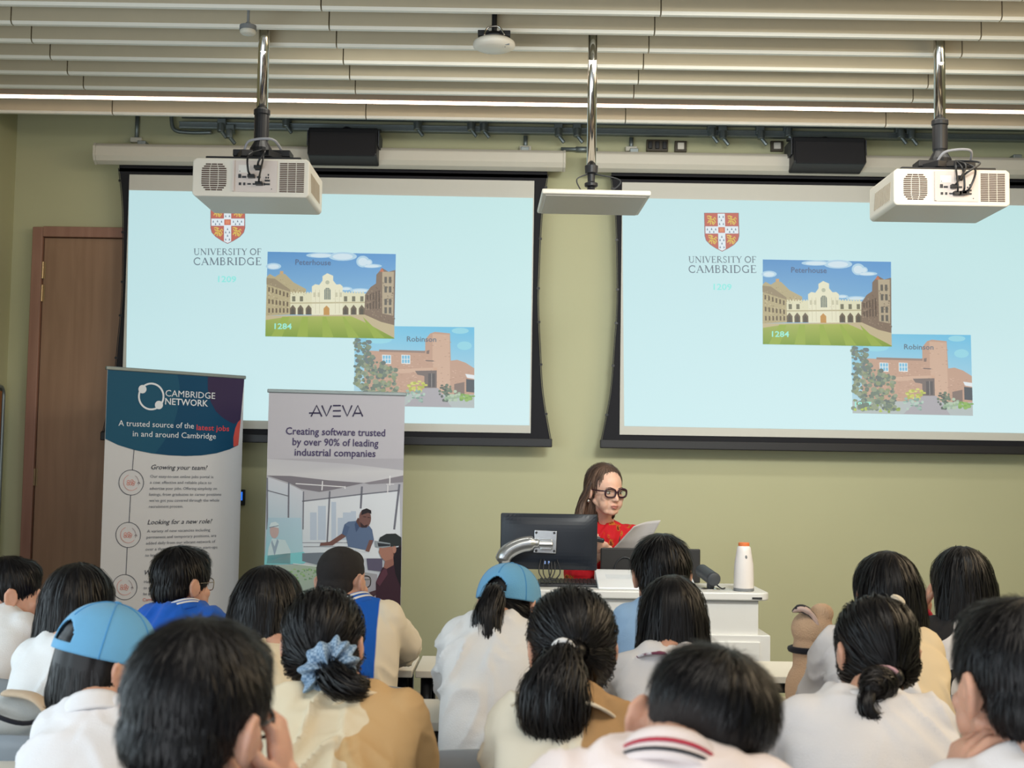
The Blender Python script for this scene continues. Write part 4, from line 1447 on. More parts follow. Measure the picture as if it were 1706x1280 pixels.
def draw_office(fl):
    ink = (52, 46, 78)
    L0 = lambda x, y: (420 + x / 2.909, 620 + y / 2.909)
    # wordmark built from strokes
    for pts in (((282, 200), (296, 198), (326, 162), (326, 164)),):
        pass
    st = 2.3
    for pts in (((286, 216), (313, 162), (338, 216)), ((276, 199), (328, 199)), ((338, 162), (361, 214), (384, 162)), ((392, 163), (430, 163)), ((392, 188), (430, 188)), ((392, 214), (430, 214)), ((438, 162), (461, 214), (484, 162)), ((488, 216), (512, 162), (536, 216)), ((498, 200), (526, 200))):
        fl.line([L0(*p) for p in pts], st, ink, 5)
    def row(body, x0, x1, y, cap):
        a, b = L0(x0, y), L0(x1, y)
        fl.text(body, a[0], b[0], a[1], cap / 2.909, (76, 66, 104), 5, 0, 0.012)
    row('Creating software trusted', 163, 645, 302, 35)
    row('by over 90% of leading', 196, 612, 354, 35)
    row('industrial companies', 206, 598, 405, 35)
    # office picture
    fl.poly(PE((14, 20), (1066, 20), (1046, 1300), (-20, 1300)), [(176, 174, 184), (176, 174, 184), (206, 216, 228), (206, 220, 230)], 1)
    fl.poly(PE((14, 20), (640, 60), (1060, 110), (1060, 150), (760, 204), (420, 180), (20, 148)), [(198, 198, 206), (190, 190, 200), (206, 206, 212), (210, 210, 216), (200, 200, 208), (206, 206, 212), (206, 206, 212)], 2)
    fl.poly(PE((20, 148), (200, 152), (500, 186), (760, 206), (500, 262), (420, 274), (280, 250), (180, 200)), (128, 124, 134), 3)
    fl.poly(PE((1060, 148), (900, 180), (760, 206), (800, 216), (1060, 200)), (140, 136, 146), 3)
    # glazing
    sky = (206, 216, 230)
    fl.poly(PE((300, 345), (1030, 262), (1040, 780), (290, 780)), [(216, 222, 232), (222, 228, 238), (226, 232, 240), (206, 218, 230)], 3)
    fl.poly(PE((24, 160), (190, 215), (300, 270), (290, 780), (10, 800)), [(206, 210, 222), (206, 210, 222), (206, 210, 222), (180, 206, 222), (160, 200, 218)], 3)
    for (x0, x1, y0) in ((350, 400, 430), (410, 470, 380), (512, 548, 350), (600, 660, 430), (660, 700, 420), (560, 600, 470)):
        fl.poly(PE((x0, y0), (x1, y0), (x1, 640), (x0, 640)), (188, 202, 222), 4)
    fr = (116, 118, 132)
    for pts, w in ((((290, 345), (740, 292), (1030, 262)), 2.0), (((500, 268), (480, 660)), 2.6), (((745, 232), (735, 400)), 3.2), (((1030, 215), (990, 560)), 3.4), (((188, 200), (184, 560)), 2.6), (((24, 165), (24, 560)), 2.6), (((24, 262), (184, 305)), 1.6), (((300, 270), (296, 560)), 2.0), (((290, 660), (640, 660)), 0.9), (((300, 690), (640, 690)), 0.9)):
        fl.line(PE(*pts), w, fr, 5)
    for pts, w in ((((240, 210), (616, 236)), 1.6), (((445, 190), (440, 262)), 1.8), (((958, 150), (956, 225)), 2.0), (((930, 215), (990, 215)), 1.2), (((616, 230), (616, 250)), 2.0), (((942, 220), (940, 290)), 1.6)):
        fl.line(PE(*pts), w, (232, 232, 238), 6)
    # tinted glass with a masked doctor
    fl.poly(PE((30, 470), (280, 470), (300, 800), (0, 820)), [(170, 198, 216), (178, 206, 224), (172, 210, 224), (140, 204, 218)], 6)
    fl.poly(PE((34, 700), (60, 628), (160, 640), (200, 720), (200, 820), (20, 820)), (196, 218, 226), 7)
    fl.ell(*ZE(78, 570), 7.5, 12.5, (190, 168, 168), 8)
    fl.poly(PE((36, 545), (52, 508), (86, 500), (110, 516), (112, 548), (70, 540)), (206, 222, 230), 9)
    fl.line(PE((38, 545), (110, 530)), 1.2, (110, 130, 150), 10)
    fl.poly(PE((60, 640), (80, 690), (100, 630), (112, 650), (80, 760), (54, 660)), (150, 170, 190), 9)
    fl.poly(PE((0, 760), (300, 730), (360, 780), (300, 820), (-10, 830)), (130, 206, 216), 7)
    # furniture
    fl.poly(PE((290, 740), (620, 728), (640, 800), (420, 830), (290, 800)), (116, 128, 142), 8)
    fl.poly(PE((-15, 830), (420, 830), (860, 900), (860, 1300), (-20, 1300)), [(170, 188, 184), (166, 186, 170), (160, 160, 170), (168, 160, 180), (150, 170, 170)], 8)
    r = random.Random(9)
    for i in range(60):
        px, py = ZE(r.uniform(150, 430), r.uniform(860, 960))
        fl.ell(px, py, r.uniform(1, 3.4), r.uniform(0.8, 2.2), r.choice([(140, 176, 130), (156, 190, 140), (120, 156, 124)]), 9 + i * .01, n=7)
    fl.line(PE((220, 820), (420, 842)), 1.6, (216, 226, 230), 10)
    fl.poly(PE((780, 780), (900, 780), (900, 880), (790, 866)), (96, 92, 116), 9)
    fl.line(PE((640, 700), (780, 730)), 1.4, (226, 232, 240), 9)
    # man leaning on the table
    skin, skin2 = (120, 88, 84), (98, 70, 68)
    fl.poly(PE((612, 520), (640, 500), (700, 494), (790, 520), (822, 560), (836, 640), (800, 720), (640, 690), (624, 610)), (96, 116, 150), 11)
    fl.poly(PE((612, 520), (592, 592), (626, 610), (650, 540)), (84, 104, 140), 12)
    fl.poly(PE((590, 592), (500, 652), (430, 662), (424, 684), (520, 680), (622, 612)), skin, 11)
    fl.poly(PE((700, 494), (714, 470), (770, 510), (760, 545), (716, 540)), skin2, 12)
    fl.ell(*ZE(768, 474), 10.0, 15.5, skin, 13)
    fl.poly(PE((738, 450), (744, 412), (780, 398), (814, 414), (816, 440), (790, 432), (750, 446)), (44, 40, 46), 14)
    fl.poly(PE((730, 500), (760, 530), (790, 520), (780, 545), (740, 545)), (60, 48, 52), 14)
    fl.line(PE((752, 462), (776, 464)), 1.0, (60, 44, 46), 15)
    fl.line(PE((786, 466), (806, 470)), 1.0, (60, 44, 46), 15)
    fl.poly(PE((700, 500), (726, 540), (700, 580), (690, 520)), (70, 88, 124), 14)
    fl.poly(PE((800, 640), (830, 640), (800, 730), (770, 724)), skin, 12)
    # woman with a headset
    fl.poly(PE((1044, 640), (1046, 1300), (790, 1300), (850, 1100), (850, 960), (900, 850), (980, 800)), (62, 40, 52), 12)
    fl.poly(PE((850, 960), (900, 870), (930, 850), (940, 900), (880, 990)), (92, 56, 70), 13)
    fl.poly(PE((910, 850), (925, 770), (990, 770), (985, 830), (930, 860)), (150, 106, 96), 13)
    fl.poly(PE((880, 690), (960, 680), (1000, 720), (980, 780), (920, 800), (890, 770), (872, 730)), (168, 122, 108), 14)
    fl.poly(PE((980, 700), (1044, 690), (1040, 1000), (1000, 900), (985, 800)), (34, 30, 38), 14)
    fl.poly(PE((868, 660), (880, 620), (930, 592), (1000, 590), (1044, 620), (1044, 680), (960, 690), (890, 680)), (48, 54, 56), 15)
    fl.poly(PE((840, 644), (960, 664), (960, 690), (900, 700), (846, 690)), (150, 160, 170), 16)
    fl.poly(PE((862, 660), (960, 672), (956, 684), (870, 690)), (52, 56, 64), 17)
    fl.ell(*ZE(990, 712), 3.4, 6.0, (176, 130, 116), 17)
    fl.poly(PE((760, 1050), (850, 1020), (850, 1060), (780, 1100)), (76, 56, 64), 13)
    fl.ell(*ZE(1018, 1258), 5.5, 6.5, (96, 76, 130), 18)


banner('tall teal and white roll-up banner about jobs, standing in front of the wooden door', (178, 612), (408, 628), 7.02, draw_jobs, (206, 206, 210))
banner('tall pale grey roll-up banner with an office photograph of a man in a blue polo', (447, 650), (676, 656), 7.28, draw_office, (186, 184, 194))

# ================================================================ TABLES AND CHAIRS
m_table = mat('table_laminate', (226, 221, 208), 0.4, noise_amt=0.01)
m_frame = mat('table_frame', (44, 46, 50), 0.4, 0.6)
m_chair = mat('chair_shell', (132, 142, 152), 0.45, noise_amt=0.02)
TZ = 0.72


def make_table(label, loc, w=1.44, d=0.36):
    t = thing('folding_table', label, 'table', loc, 0, 'white student tables')
    MB().box((0, 0, TZ - 0.0125), (w, d, 0.025)).build('tabletop', m_table, t, bevel=0.003)
    MB().box((0, 0, TZ - 0.045), (w - 0.1, d - 0.1, 0.038)).build('frame_rail', m_frame, t)
    for sx in (-1, 1):
        for sy in (-1, 1):
            MB().tube([(sx * (w / 2 - 0.035), sy * (d / 2 - 0.05), 0.0), (sx * (w / 2 - 0.035), sy * (d / 2 - 0.05), TZ - 0.026)], 0.019, 12).build('leg', m_frame, t, smooth=True)
        MB().box((sx * (w / 2 - 0.06), 0, 0.12), (0.03, d - 0.1, 0.03)).build('foot_bar', m_frame, t)
    return t


xs = at(692, 1100, 4.6).x
TROWS = [(4.71, 'front row'), (3.80, 'second row'), (2.90, 'third row'), (2.00, 'back row')]
tab0 = None
names = ['nearest the banners', 'in the middle of the row', 'furthest from the door']
for y, rn in TROWS:
    for k in range(3):
        x = xs - 0.725 + 1.45 * k
        lab = 'white student table of the %s, %s' % (rn, names[k])
        if y < 3.0 and k == 2:
            continue
        if tab0 is None:
            tab0 = make_table(lab, (x, y, 0))
        else:
            dup(tab0, (x, y, 0), 0, lab)


def make_chair(label, loc, rz=0.0):
    t = thing('plastic_chair', label, 'chair', loc, rz, 'grey plastic chairs')
    w = 0.42

    def back(u, v):
        x = (u - 0.5) * 2
        z = 0.50 + 0.28 * v
        ww = w / 2 * (1 - 0.10 * max(0, v - 0.7) ** 2 * 8)
        return (x * ww, -0.205 - 0.05 * v + 0.045 * x * x, z + (-0.02 * x * x * (1 if v > .8 else .3)))

    def seat(u, v):
        x = (u - 0.5) * 2
        y = 0.20 - 0.41 * v
        return (x * (w / 2), y, 0.445 - 0.02 * (1 - x * x) + 0.055 * max(0, (v - 0.8) / 0.2) ** 2 - 0.02 * max(0, (0.15 - v) / 0.15) ** 2)
    MB().grid(back, 14, 8).build('backrest', m_chair, t, smooth=True, solid=0.010)
    MB().grid(seat, 10, 12).build('seat', m_chair, t, smooth=True, solid=0.010)
    for sx in (-1, 1):
        for (y0, y1) in ((0.16, 0.20), (-0.18, -0.26)):
            MB().tube([(sx * 0.17, y0, 0.425), (sx * 0.21, y1, 0.0)], 0.011, 10).build('leg', m_frame, t, smooth=True)
    MB().tube([(-0.17, 0.16, 0.42), (0.17, 0.16, 0.42)], 0.010, 8).build('seat_bar', m_frame, t)
    return t


CH0 = None


def chair_at(x, y, label, rz=0.0):
    global CH0
    if CH0 is None:
        CH0 = make_chair(label, (x, y, 0), rz)
        return CH0
    return dup(CH0, (x, y, 0), rz, label)

# ================================================================ PEOPLE: builders
def blob(mb, voxel, smooth=4):
    """one continuous surface out of the overlapping shapes in mb -> (verts, faces)"""
    me = bpy.data.meshes.new('blob_source')
    me.from_pydata(mb.v, [], mb.f)
    o = bpy.data.objects.new('blob_source', me)
    S.collection.objects.link(o)
    r = o.modifiers.new('r', 'REMESH')
    r.mode = 'VOXEL'
    r.voxel_size = voxel
    if smooth:
        s = o.modifiers.new('s', 'SMOOTH')
        s.factor = 0.5
        s.iterations = smooth
    dg = C.evaluated_depsgraph_get()
    m2 = bpy.data.meshes.new_from_object(o.evaluated_get(dg))
    n = len(m2.vertices)
    co = np.empty(n * 3, dtype=np.float32)
    m2.vertices.foreach_get('co', co)
    co = co.reshape(-1, 3)
    fs = [tuple(p.vertices) for p in m2.polygons]
    nr = np.empty(n * 3, dtype=np.float32)
    m2.vertices.foreach_get('normal', nr)
    nr = nr.reshape(-1, 3)
    bpy.data.objects.remove(o)
    bpy.data.meshes.remove(me)
    bpy.data.meshes.remove(m2)
    return co, fs, nr


def wrinkle(co, nr, amp, seed, scale=(9, 9, 5), folds=1.0):
    """broad unevenness plus ridged cloth folds that pull down and inwards from the shoulders"""
    out = co.copy()
    off = Vector((seed * 3.17, seed * 1.31, seed * 0.77))
    cx = float(co[:, 0].mean())
    for i in range(len(co)):
        p = co[i]
        q = Vector((p[0] * scale[0], p[1] * scale[1], p[2] * scale[2])) + off
        w = noise.noise(q) * 1.0
        sgn = 1.0 if p[0] > cx else -1.0
        a_ = (p[0] - cx) * 17 + sgn * p[2] * 11
        b_ = p[2] * 4.0 - sgn * (p[0] - cx) * 4
        q2 = Vector((a_, b_, p[1] * 9)) + off
        rid = 1 - min(1.0, abs(noise.noise(q2)) * 2.6)
        q3 = Vector((p[0] * 5, p[1] * 5, p[2] * 5)) - off
        mask = max(0.0, 0.55 + noise.noise(q3) * 1.2)
        w += rid * rid * 1.5 * folds * mask
        q4 = Vector((p[0] * 12, p[1] * 12, p[2] * 44)) + off
        w += (1 - min(1.0, abs(noise.noise(q4)) * 2.4)) * 0.45 * folds * max(0.0, noise.noise(q3 * 1.7))
        out[i] = p + nr[i] * (w * amp * 1.5)
    return out


def mesh_obj(name, co, fs, mats, parent, off, smooth=True, mi=None):
    me = bpy.data.meshes.new(name)
    co = np.asarray(co, dtype=np.float32) - np.array(off, dtype=np.float32)
    me.from_pydata([tuple(map(float, p)) for p in co], [], fs)
    for m in (mats if isinstance(mats, (list, tuple)) else [mats]):
        me.materials.append(m)
    if mi is not None:
        me.polygons.foreach_set('material_index', mi)
    if smooth:
        me.polygons.foreach_set('use_smooth', [True] * len(me.polygons))
    me.update()
    o = bpy.data.objects.new(name, me)
    S.collection.objects.link(o)
    if parent is not None:
        o.parent = parent
    return o


def skin_mat(name, col):
    if name in MATS:
        return MATS[name]
    m = mat(name, col, 0.5, noise_amt=0.06, noise_scale=60, bump=0.06, bump_scale=700)
    b = m.node_tree.nodes['Principled BSDF']
    b.inputs['Subsurface Weight'].default_value = 0.25
    b.inputs['Subsurface Radius'].default_value = (1.0, 0.35, 0.2)
    b.inputs['Subsurface Scale'].default_value = 0.008
    return m


def hair_mat(name, dark, light, rough=0.42):
    if name in MATS:
        return MATS[name]
    m, nt, b = newmat(name)
    N, L = nt.nodes, nt.links
    g = N.new('ShaderNodeNewGeometry')
    r = N.new('ShaderNodeValToRGB')
    r.color_ramp.elements[0].color = lin(dark)
    r.color_ramp.elements[1].color = lin(light)
    L.new(g.outputs['Random Per Island'], r.inputs[0])
    L.new(r.outputs[0], b.inputs['Base Color'])
    b.inputs['Roughness'].default_value = rough
    b.inputs['Specular IOR Level'].default_value = 0.3
    MATS[name] = m
    return m


def fabric(name, col, rough=0.85, bump=0.25, bs=420, na=0.04):
    return mat(name, col, rough, noise_amt=na, noise_scale=14, bump=bump, bump_scale=bs, spec=0.2, sheen=0.15)


def two_tone(name, c1, c2, centre, slope=0.0, both=0.0, wob=0.02):
    """cloth in two colours: c2 beyond the line x = centre + slope*z (or beyond +-both from centre)"""
    m, nt, b = newmat(name)
    N, L = nt.nodes, nt.links
    tc = N.new('ShaderNodeTexCoord')
    sp = N.new('ShaderNodeSeparateXYZ')
    L.new(tc.outputs['Object'], sp.inputs[0])
    nz = N.new('ShaderNodeTexNoise')
    nz.inputs['Scale'].default_value = 9
    L.new(tc.outputs['Object'], nz.inputs['Vector'])

    def mth(op, a_, b_):
        n = N.new('ShaderNodeMath')
        n.operation = op
        for i, q in enumerate((a_, b_)):
            if isinstance(q, (int, float)):
                n.inputs[i].default_value = q
            else:
                L.new(q, n.inputs[i])
        return n.outputs[0]
    x = mth('SUBTRACT', sp.outputs['X'], centre)
    if slope:
        x = mth('SUBTRACT', x, mth('MULTIPLY', sp.outputs['Z'], slope))
    if both:
        x = mth('SUBTRACT', mth('ABSOLUTE', x, 0), both)
    x = mth('ADD', x, mth('MULTIPLY', mth('SUBTRACT', nz.outputs['Fac'], 0.5), wob))
    x = mth('ADD', mth('MULTIPLY', x, 220.0), 0.5)
    n = N.new('ShaderNodeClamp')
    L.new(x, n.inputs[0])
    mx = N.new('ShaderNodeMix')
    mx.data_type = 'RGBA'
    mx.inputs[6].default_value = lin(c1)
    mx.inputs[7].default_value = lin(c2)
    L.new(n.outputs[0], mx.inputs[0])
    L.new(mx.outputs[2], b.inputs['Base Color'])
    b.inputs['Roughness'].default_value = 0.85
    b.inputs['Specular IOR Level'].default_value = 0.2
    return m


M_SKIN = skin_mat('skin_warm', (204, 156, 132))
M_SKIN2 = skin_mat('skin_pale', (222, 178, 156))
M_HAIR = hair_mat('hair_black', (9, 8, 10), (20, 18, 20), 0.42)
M_HAIRB = hair_mat('hair_black_brown', (13, 11, 11), (28, 24, 23), 0.42)
M_BROWN = hair_mat('hair_brown', (54, 40, 34), (120, 94, 78), 0.5)
M_BUZZ = mat('hair_stubble', (40, 36, 36), 0.85, noise_amt=0.35, noise_scale=500, bump=0.6, bump_scale=900)
M_TROUSER = fabric('trouser_cloth', (60, 66, 84))


def strands(co, fs, n, length, flow, lift=0.004, width=0.0022, steps=4, seed=1, where=None, jitter=0.25, clump=0.0, stop=None):
    """thin tapering hair ribbons lying along the hair surface"""
    r = random.Random(seed)
    tree = BVHTree.FromPolygons([Vector(map(float, p)) for p in co], fs)
    P = np.asarray(co)
    areas = []
    cent = []
    for f in fs:
        q = P[list(f)]
        c = q.mean(0)
        cent.append(c)
        a = np.linalg.norm(np.cross(q[1] - q[0], q[2] - q[0]))
        areas.append(a)
    areas = np.array(areas)
    cent = np.array(cent)
    if where is not None:
        mask = np.array([where(Vector(map(float, c))) for c in cent], dtype=float)
        areas = areas * mask
    if areas.sum() <= 0:
        return [], []
    rs = np.random.RandomState(seed)
    idx = rs.choice(len(fs), size=n, p=areas / areas.sum())
    V, F = [], []
    for i in idx:
        q = P[list(fs[i])]
        w = rs.dirichlet([1] * len(q))
        p = Vector(map(float, (q * w[:, None]).sum(0)))
        L_ = length * r.uniform(0.55, 1.2)
        loc, nn, _, _ = tree.find_nearest(p)
        if loc is None:
            continue
        j = Vector((r.gauss(0, 1), r.gauss(0, 1), r.gauss(0, 1))) * jitter
        if clump:
            cc = Vector((p.x * 38, p.y * 38, p.z * 8))
            j = j * 0.5 + Vector((noise.noise(cc), noise.noise(cc + Vector((9, 4, 2))), 0)) * clump
        tilt = r.uniform(-0.32, 0.32)
        wd = width * r.uniform(0.6, 1.4)
        lf = lift * r.uniform(0.2, 1.3)
        o = len(V)
        ok = True
        last = Vector((0, 0, -1))
        if stop is not None and (p - stop[0]).length < stop[1] * 1.5:
            continue
        if stop is not None:
            L_ = min(L_, (p - stop[0]).length - stop[1] * 0.6)
        for k in range(steps + 1):
            t = k / steps
            if stop is not None and (p - stop[0]).length < stop[1]:
                d = Vector(last)
            else:
                d = flow(p, nn)
            last = d
            d = d + j
            d = d - nn * d.dot(nn)
            if d.length < 1e-5:
                ok = False
                break
            d.normalize()
            s_ = d.cross(nn)
            s_ = (s_ * math.cos(tilt) + nn * math.sin(tilt))
            hw = wd * (0.5 if k < steps else 0.08) * (0.6 if k == 0 else 1.0)
            q_ = p + nn * (lf * (t ** 1.3) + 0.0006)
            V.append(q_ + s_ * hw)
            V.append(q_ - s_ * hw)
            if k < steps:
                p2 = p + d * (L_ / steps)
                loc, n2, _, _ = tree.find_nearest(p2)
                if loc is None:
                    ok = False
                    break
                gap = p2 - loc
                if gap.length > 0.004:
                    gap = gap.normalized() * min(gap.length * 0.5, 0.007)
                    p, nn = loc + gap, n2
                else:
                    p, nn = loc, n2
        if not ok:
            del V[o:]
            continue
        for k in range(steps):
            a = o + 2 * k
            F.append((a, a + 1, a + 3, a + 2))
    return V, F


def hand(mb, W, d, n, side, curl=0.35, k=1.0, spread=1.0, thumb_in=0.3):
    """palm and five fingers; d points along the fingers, n out of the palm, side +1 right hand"""
    d = Vector(d).normalized()
    n = Vector(n)
    n = (n - d * n.dot(d)).normalized()
    s = d.cross(n) * side
    W = Vector(W)
    R = Matrix((d, s, n)).transposed()
    mb.ell(W + d * 0.050 * k, (0.052 * k, 0.041 * k, 0.015 * k), R, 14)
    mb.cap(W - d * 0.02 * k, 0.026 * k, W + d * 0.02 * k, 0.024 * k, 10)
    for i, (off, ln, rr) in enumerate(((0.029, 0.070, 0.0086), (0.0095, 0.078, 0.0088), (-0.010, 0.072, 0.0083), (-0.028, 0.056, 0.0074))):
        p = W + d * (0.090 - (0.006 if i in (0, 3) else 0)) * k + s * off * k
        mb.cap(W + d * 0.05 * k + s * off * 0.8 * k, 0.011 * k, p, rr * 1.08 * k, 10)
        ang = curl * (0.9 + 0.12 * i)
        dirv = (d + s * off * 2.2 * spread).normalized()
        for j, fr in enumerate((0.44, 0.31, 0.25)):
            ang_j = ang * (1.0, 2.0, 2.7)[j]
            v = (dirv * math.cos(ang_j) + n * math.sin(ang_j)).normalized()
            q = p + v * (ln * fr * k)
            mb.cap(p, rr * (1 - 0.06 * j) * k, q, rr * (0.95 - 0.09 * j) * k, 10)
            p = q
    b = W + d * 0.022 * k + s * 0.030 * k
    v1 = (s * 0.75 + d * 0.75 + n * thumb_in).normalized()
    m_ = b + v1 * 0.042 * k
    v2 = (s * 0.35 + d * 0.95 + n * (thumb_in + 0.15)).normalized()
    mb.cap(W + d * 0.012 * k + s * 0.014 * k, 0.014 * k, b, 0.0125 * k, 10)
    mb.cap(b, 0.0125 * k, m_, 0.0098 * k, 10)
    mb.cap(m_, 0.0098 * k, m_ + v2 * 0.030 * k, 0.0078 * k, 10)


class Person:
    def __init__(s, label, px, top, D, yaw=0, pitch=8, roll=0, k=1.0, sh=None, w=0.17, dy=-0.09, hip_y=None, by=0.0,
                 skin=None, table=None, group='listeners seated in rows', top_off=0.118, hip_x=None, hipz=0.53):
        s.k = k
        s.w = w
        s.skin = skin or M_SKIN
        t = at(px, top, D)
        s.Hc = Vector((t.x, t.y, t.z - top_off * k))
        s.R = rot('Z', -yaw) @ rot('Y', roll) @ rot('X', -pitch)
        p = at(sh[0], sh[1], D + dy)
        s.S = p
        s.by = rot('Z', -by)
        hx = s.S.x * 0.9 + s.Hc.x * 0.1 if hip_x is None else hip_x
        s.hip = Vector((hx, (D - 0.25) if hip_y is None else hip_y, hipz))
        s.o = Vector((s.hip.x, s.hip.y, 0))
        s.table = table if table is not None else s.S.y + 0.1
        s.t = thing('person', label, 'person', tuple(s.o), 0, group)
        s.seed = int(px * 7 + top) % 1000
        s.body = None

    def L(s, x, y, z):
        return s.Hc + s.R @ (Vector((x, y, z)) * s.k)

    def Bv(s, x, y, z=0):
        return s.by @ Vector((x, y, z))

    # -- shapes shared by body and clothes
    def torso(s, mb, infl, zlo=0.44, top=True, neck=True):
        Z0, Z1 = s.hip.z - 0.08, s.S.z
        w = s.w
        rows = [(0.0, 0.13, 0.095), (0.08, 0.158, 0.118), (0.30, 0.140, 0.103), (0.55, 0.148, 0.110), (0.74, w * 0.84, 0.108), (0.87, w * 0.84, 0.094), (0.95, w * 0.70, 0.078), (1.0, w * 0.55, 0.064)]
        if neck:
            rows.append((1.05, w * 0.36, 0.052))
        g = min(1.12, max(0.80, s.w / 0.175))
        rings = []
        for t, rx, ry in rows:
            c = s.hip.lerp(s.S, min(t, 1.0))
            c = Vector((c.x, c.y - 0.035 * math.sin(PI * min(t, 1)), Z0 + (Z1 - Z0) * t))
            if t < 0.7:
                rx *= g
            rings.append((c, rx + infl, ry * g + infl))
        n = 28
        vs = []
        for (c, rx, ry) in rings:
            for j in range(n):
                a = 2 * PI * j / n
                ca, sa = math.cos(a), math.sin(a)
                e = 0.85
                x = rx * math.copysign(abs(ca) ** e, ca)
                y = ry * math.copysign(abs(sa) ** e, sa)
                vs.append(c + s.Bv(x, y))
        fs = []
        for i in range(len(rings) - 1):
            for j in range(n):
                q = (j + 1) % n
                fs.append((i * n + j, i * n + q, (i + 1) * n + q, (i + 1) * n + j))
        fs.append(tuple(range(n - 1, -1, -1)))
        fs.append(tuple((len(rings) - 1) * n + j for j in range(n)))
        mb.add(vs, fs)

    def joints(s, side):
        J = s.S + s.Bv(side * (s.w - 0.064), 0.0, -0.058)
        ov = getattr(s, 'arm_' + ('r' if side > 0 else 'l'), None)
        if ov:
            return J, Vector(ov[0]), Vector(ov[1])
        ty = max(s.table + 0.07, J.y + 0.08)
        ty = min(ty, J.y + 0.24)
        E = Vector((s.S.x + side * (s.w - 0.035), ty, 0.775))
        Wr = Vector((s.S.x + side * 0.075, ty + 0.20, 0.765))
        return J, E, Wr

    def arm(s, mb, side, infl, part=1.0, wrist=True):
        J, E, Wr = s.joints(side)
        mb.ell(J + s.Bv(side * 0.0, 0, 0.004), (0.052 + infl, 0.054 + infl, 0.054 + infl), None, 16)
        if part <= 1.0:
            q = J.lerp(E, part)
            mb.cap(J, 0.049 + infl, q, 0.049 - 0.010 * part + infl * 1.25)
        else:
            mb.cap(J, 0.049 + infl, E, 0.040 + infl)
            q = E.lerp(Wr, part - 1.0)
            mb.cap(E, 0.039 + infl, q, 0.039 - 0.010 * (part - 1) + infl)

    def build_body(s, voxel=0.0065, legs=True, hands=True, ears=True, nose=True, face=1.0, neck_r=0.050, extra=None, hand_vox=0.0045, smooth=4):
        k = s.k
        mb = MB()
        Rk = lambda e: s.R @ e if e is not None else s.R
        E = lambda c, r, e=None, n=18: mb.ell(s.L(*c), tuple(q * k for q in r), Rk(e), n)
        E((0, -0.008, 0.022), (0.074, 0.092, 0.086), n=24)
        E((0, 0.022, -0.030), (0.064, 0.068, 0.075), n=20)
        E((0, 0.030, -0.070), (0.050, 0.056, 0.046), n=18)
        E((0, 0.066, -0.098), (0.024, 0.020, 0.017))
        E((0, 0.046, -0.058), (0.050, 0.040, 0.044))
        for sx in (-1, 1):
            mb.cap(s.L(sx * 0.056, 0.0, -0.055), 0.014 * k, s.L(sx * 0.026, 0.060, -0.096), 0.014 * k)
            E((sx * 0.042, 0.064, -0.032), (0.020, 0.018, 0.019))
            E((sx * 0.036, 0.050, -0.056), (0.026, 0.030, 0.036))
        mb.cap(s.L(-0.028, 0.080, 0.008), 0.010 * k, s.L(0.028, 0.080, 0.008), 0.010 * k)
        if nose:
            mb.cap(s.L(0, 0.084, 0.0), 0.0075 * k, s.L(0, 0.105, -0.034), 0.0105 * k)
            for sx in (-1, 1):
                E((sx * 0.011, 0.094, -0.038), (0.008, 0.009, 0.0075))
            E((0, 0.086, -0.064), (0.021, 0.010, 0.0075))
            E((0, 0.084, -0.074), (0.018, 0.010, 0.0075))
        if ears:
            for sx in (-1, 1):
                e = rot('Z', -sx * 24)
                E((sx * 0.079, -0.008, -0.016), (0.0085, 0.021, 0.031), e, 16)
                E((sx * 0.085, -0.018, -0.010), (0.0055, 0.015, 0.022), e, 12)
                pts = [(0.083, -0.004, 0.010), (0.088, -0.020, 0.014), (0.092, -0.031, -0.002), (0.089, -0.027, -0.024), (0.083, -0.013, -0.042)]
                for p_, q_ in zip(pts, pts[1:]):
                    mb.cap(s.L(sx * p_[0], p_[1], p_[2]), 0.0066 * k, s.L(sx * q_[0], q_[1], q_[2]), 0.0066 * k, 8)
        # neck
        mb.cap(s.L(0, -0.022, -0.050), neck_r * k, s.S + Vector((0, 0, -0.01)), (neck_r + 0.007) * k)
        mb.cap(s.L(0, -0.030, -0.030), 0.048 * k, s.L(0, -0.026, -0.080), 0.047 * k)
        s.torso(mb, -0.012)
        for side in (-1, 1):
            s.arm(mb, side, -0.007, 2.0)
        if legs:
            for sx in (-1, 1):
                hp = s.hip + Vector((sx * 0.085, 0, -0.015))
                kn = s.hip + Vector((sx * 0.11, 0.40, -0.02))
                an = Vector((kn.x, kn.y - 0.02, 0.09))
                mb.cap(hp, 0.075, kn, 0.050)
                mb.cap(kn, 0.050, an, 0.034)
                mb.cap(an + Vector((0, -0.03, -0.04)), 0.034, an + Vector((0, 0.13, -0.058)), 0.028)
        if extra:
            extra(mb)
        co, fs, nr = blob(mb, voxel, smooth)
        if hands:
            for side in (-1, 1):
                J, El, Wr = s.joints(side)
                hd = getattr(s, 'hand_' + ('r' if side > 0 else 'l'), None) or dict(d=(Wr - El).normalized() * 1.0 + Vector((0, 0.2, -0.05)), n=(0, 0, -1), curl=0.25)
                if hd.get('none'):
                    continue
                hm = MB()
                hand(hm, Wr, hd['d'], hd['n'], side, hd.get('curl', 0.3), k * hd.get('k', 1.0), hd.get('spread', 1.0), hd.get('thumb', 0.3))
                c2, f2, _ = blob(hm, hd.get('vox', hand_vox), 2)
                o = len(co)
                co = np.concatenate([co, c2])
                fs = fs + [tuple(i + o for i in f) for f in f2]
        s.body = mesh_obj('body', co, fs, s.skin, s.t, s.o)
        return s.body

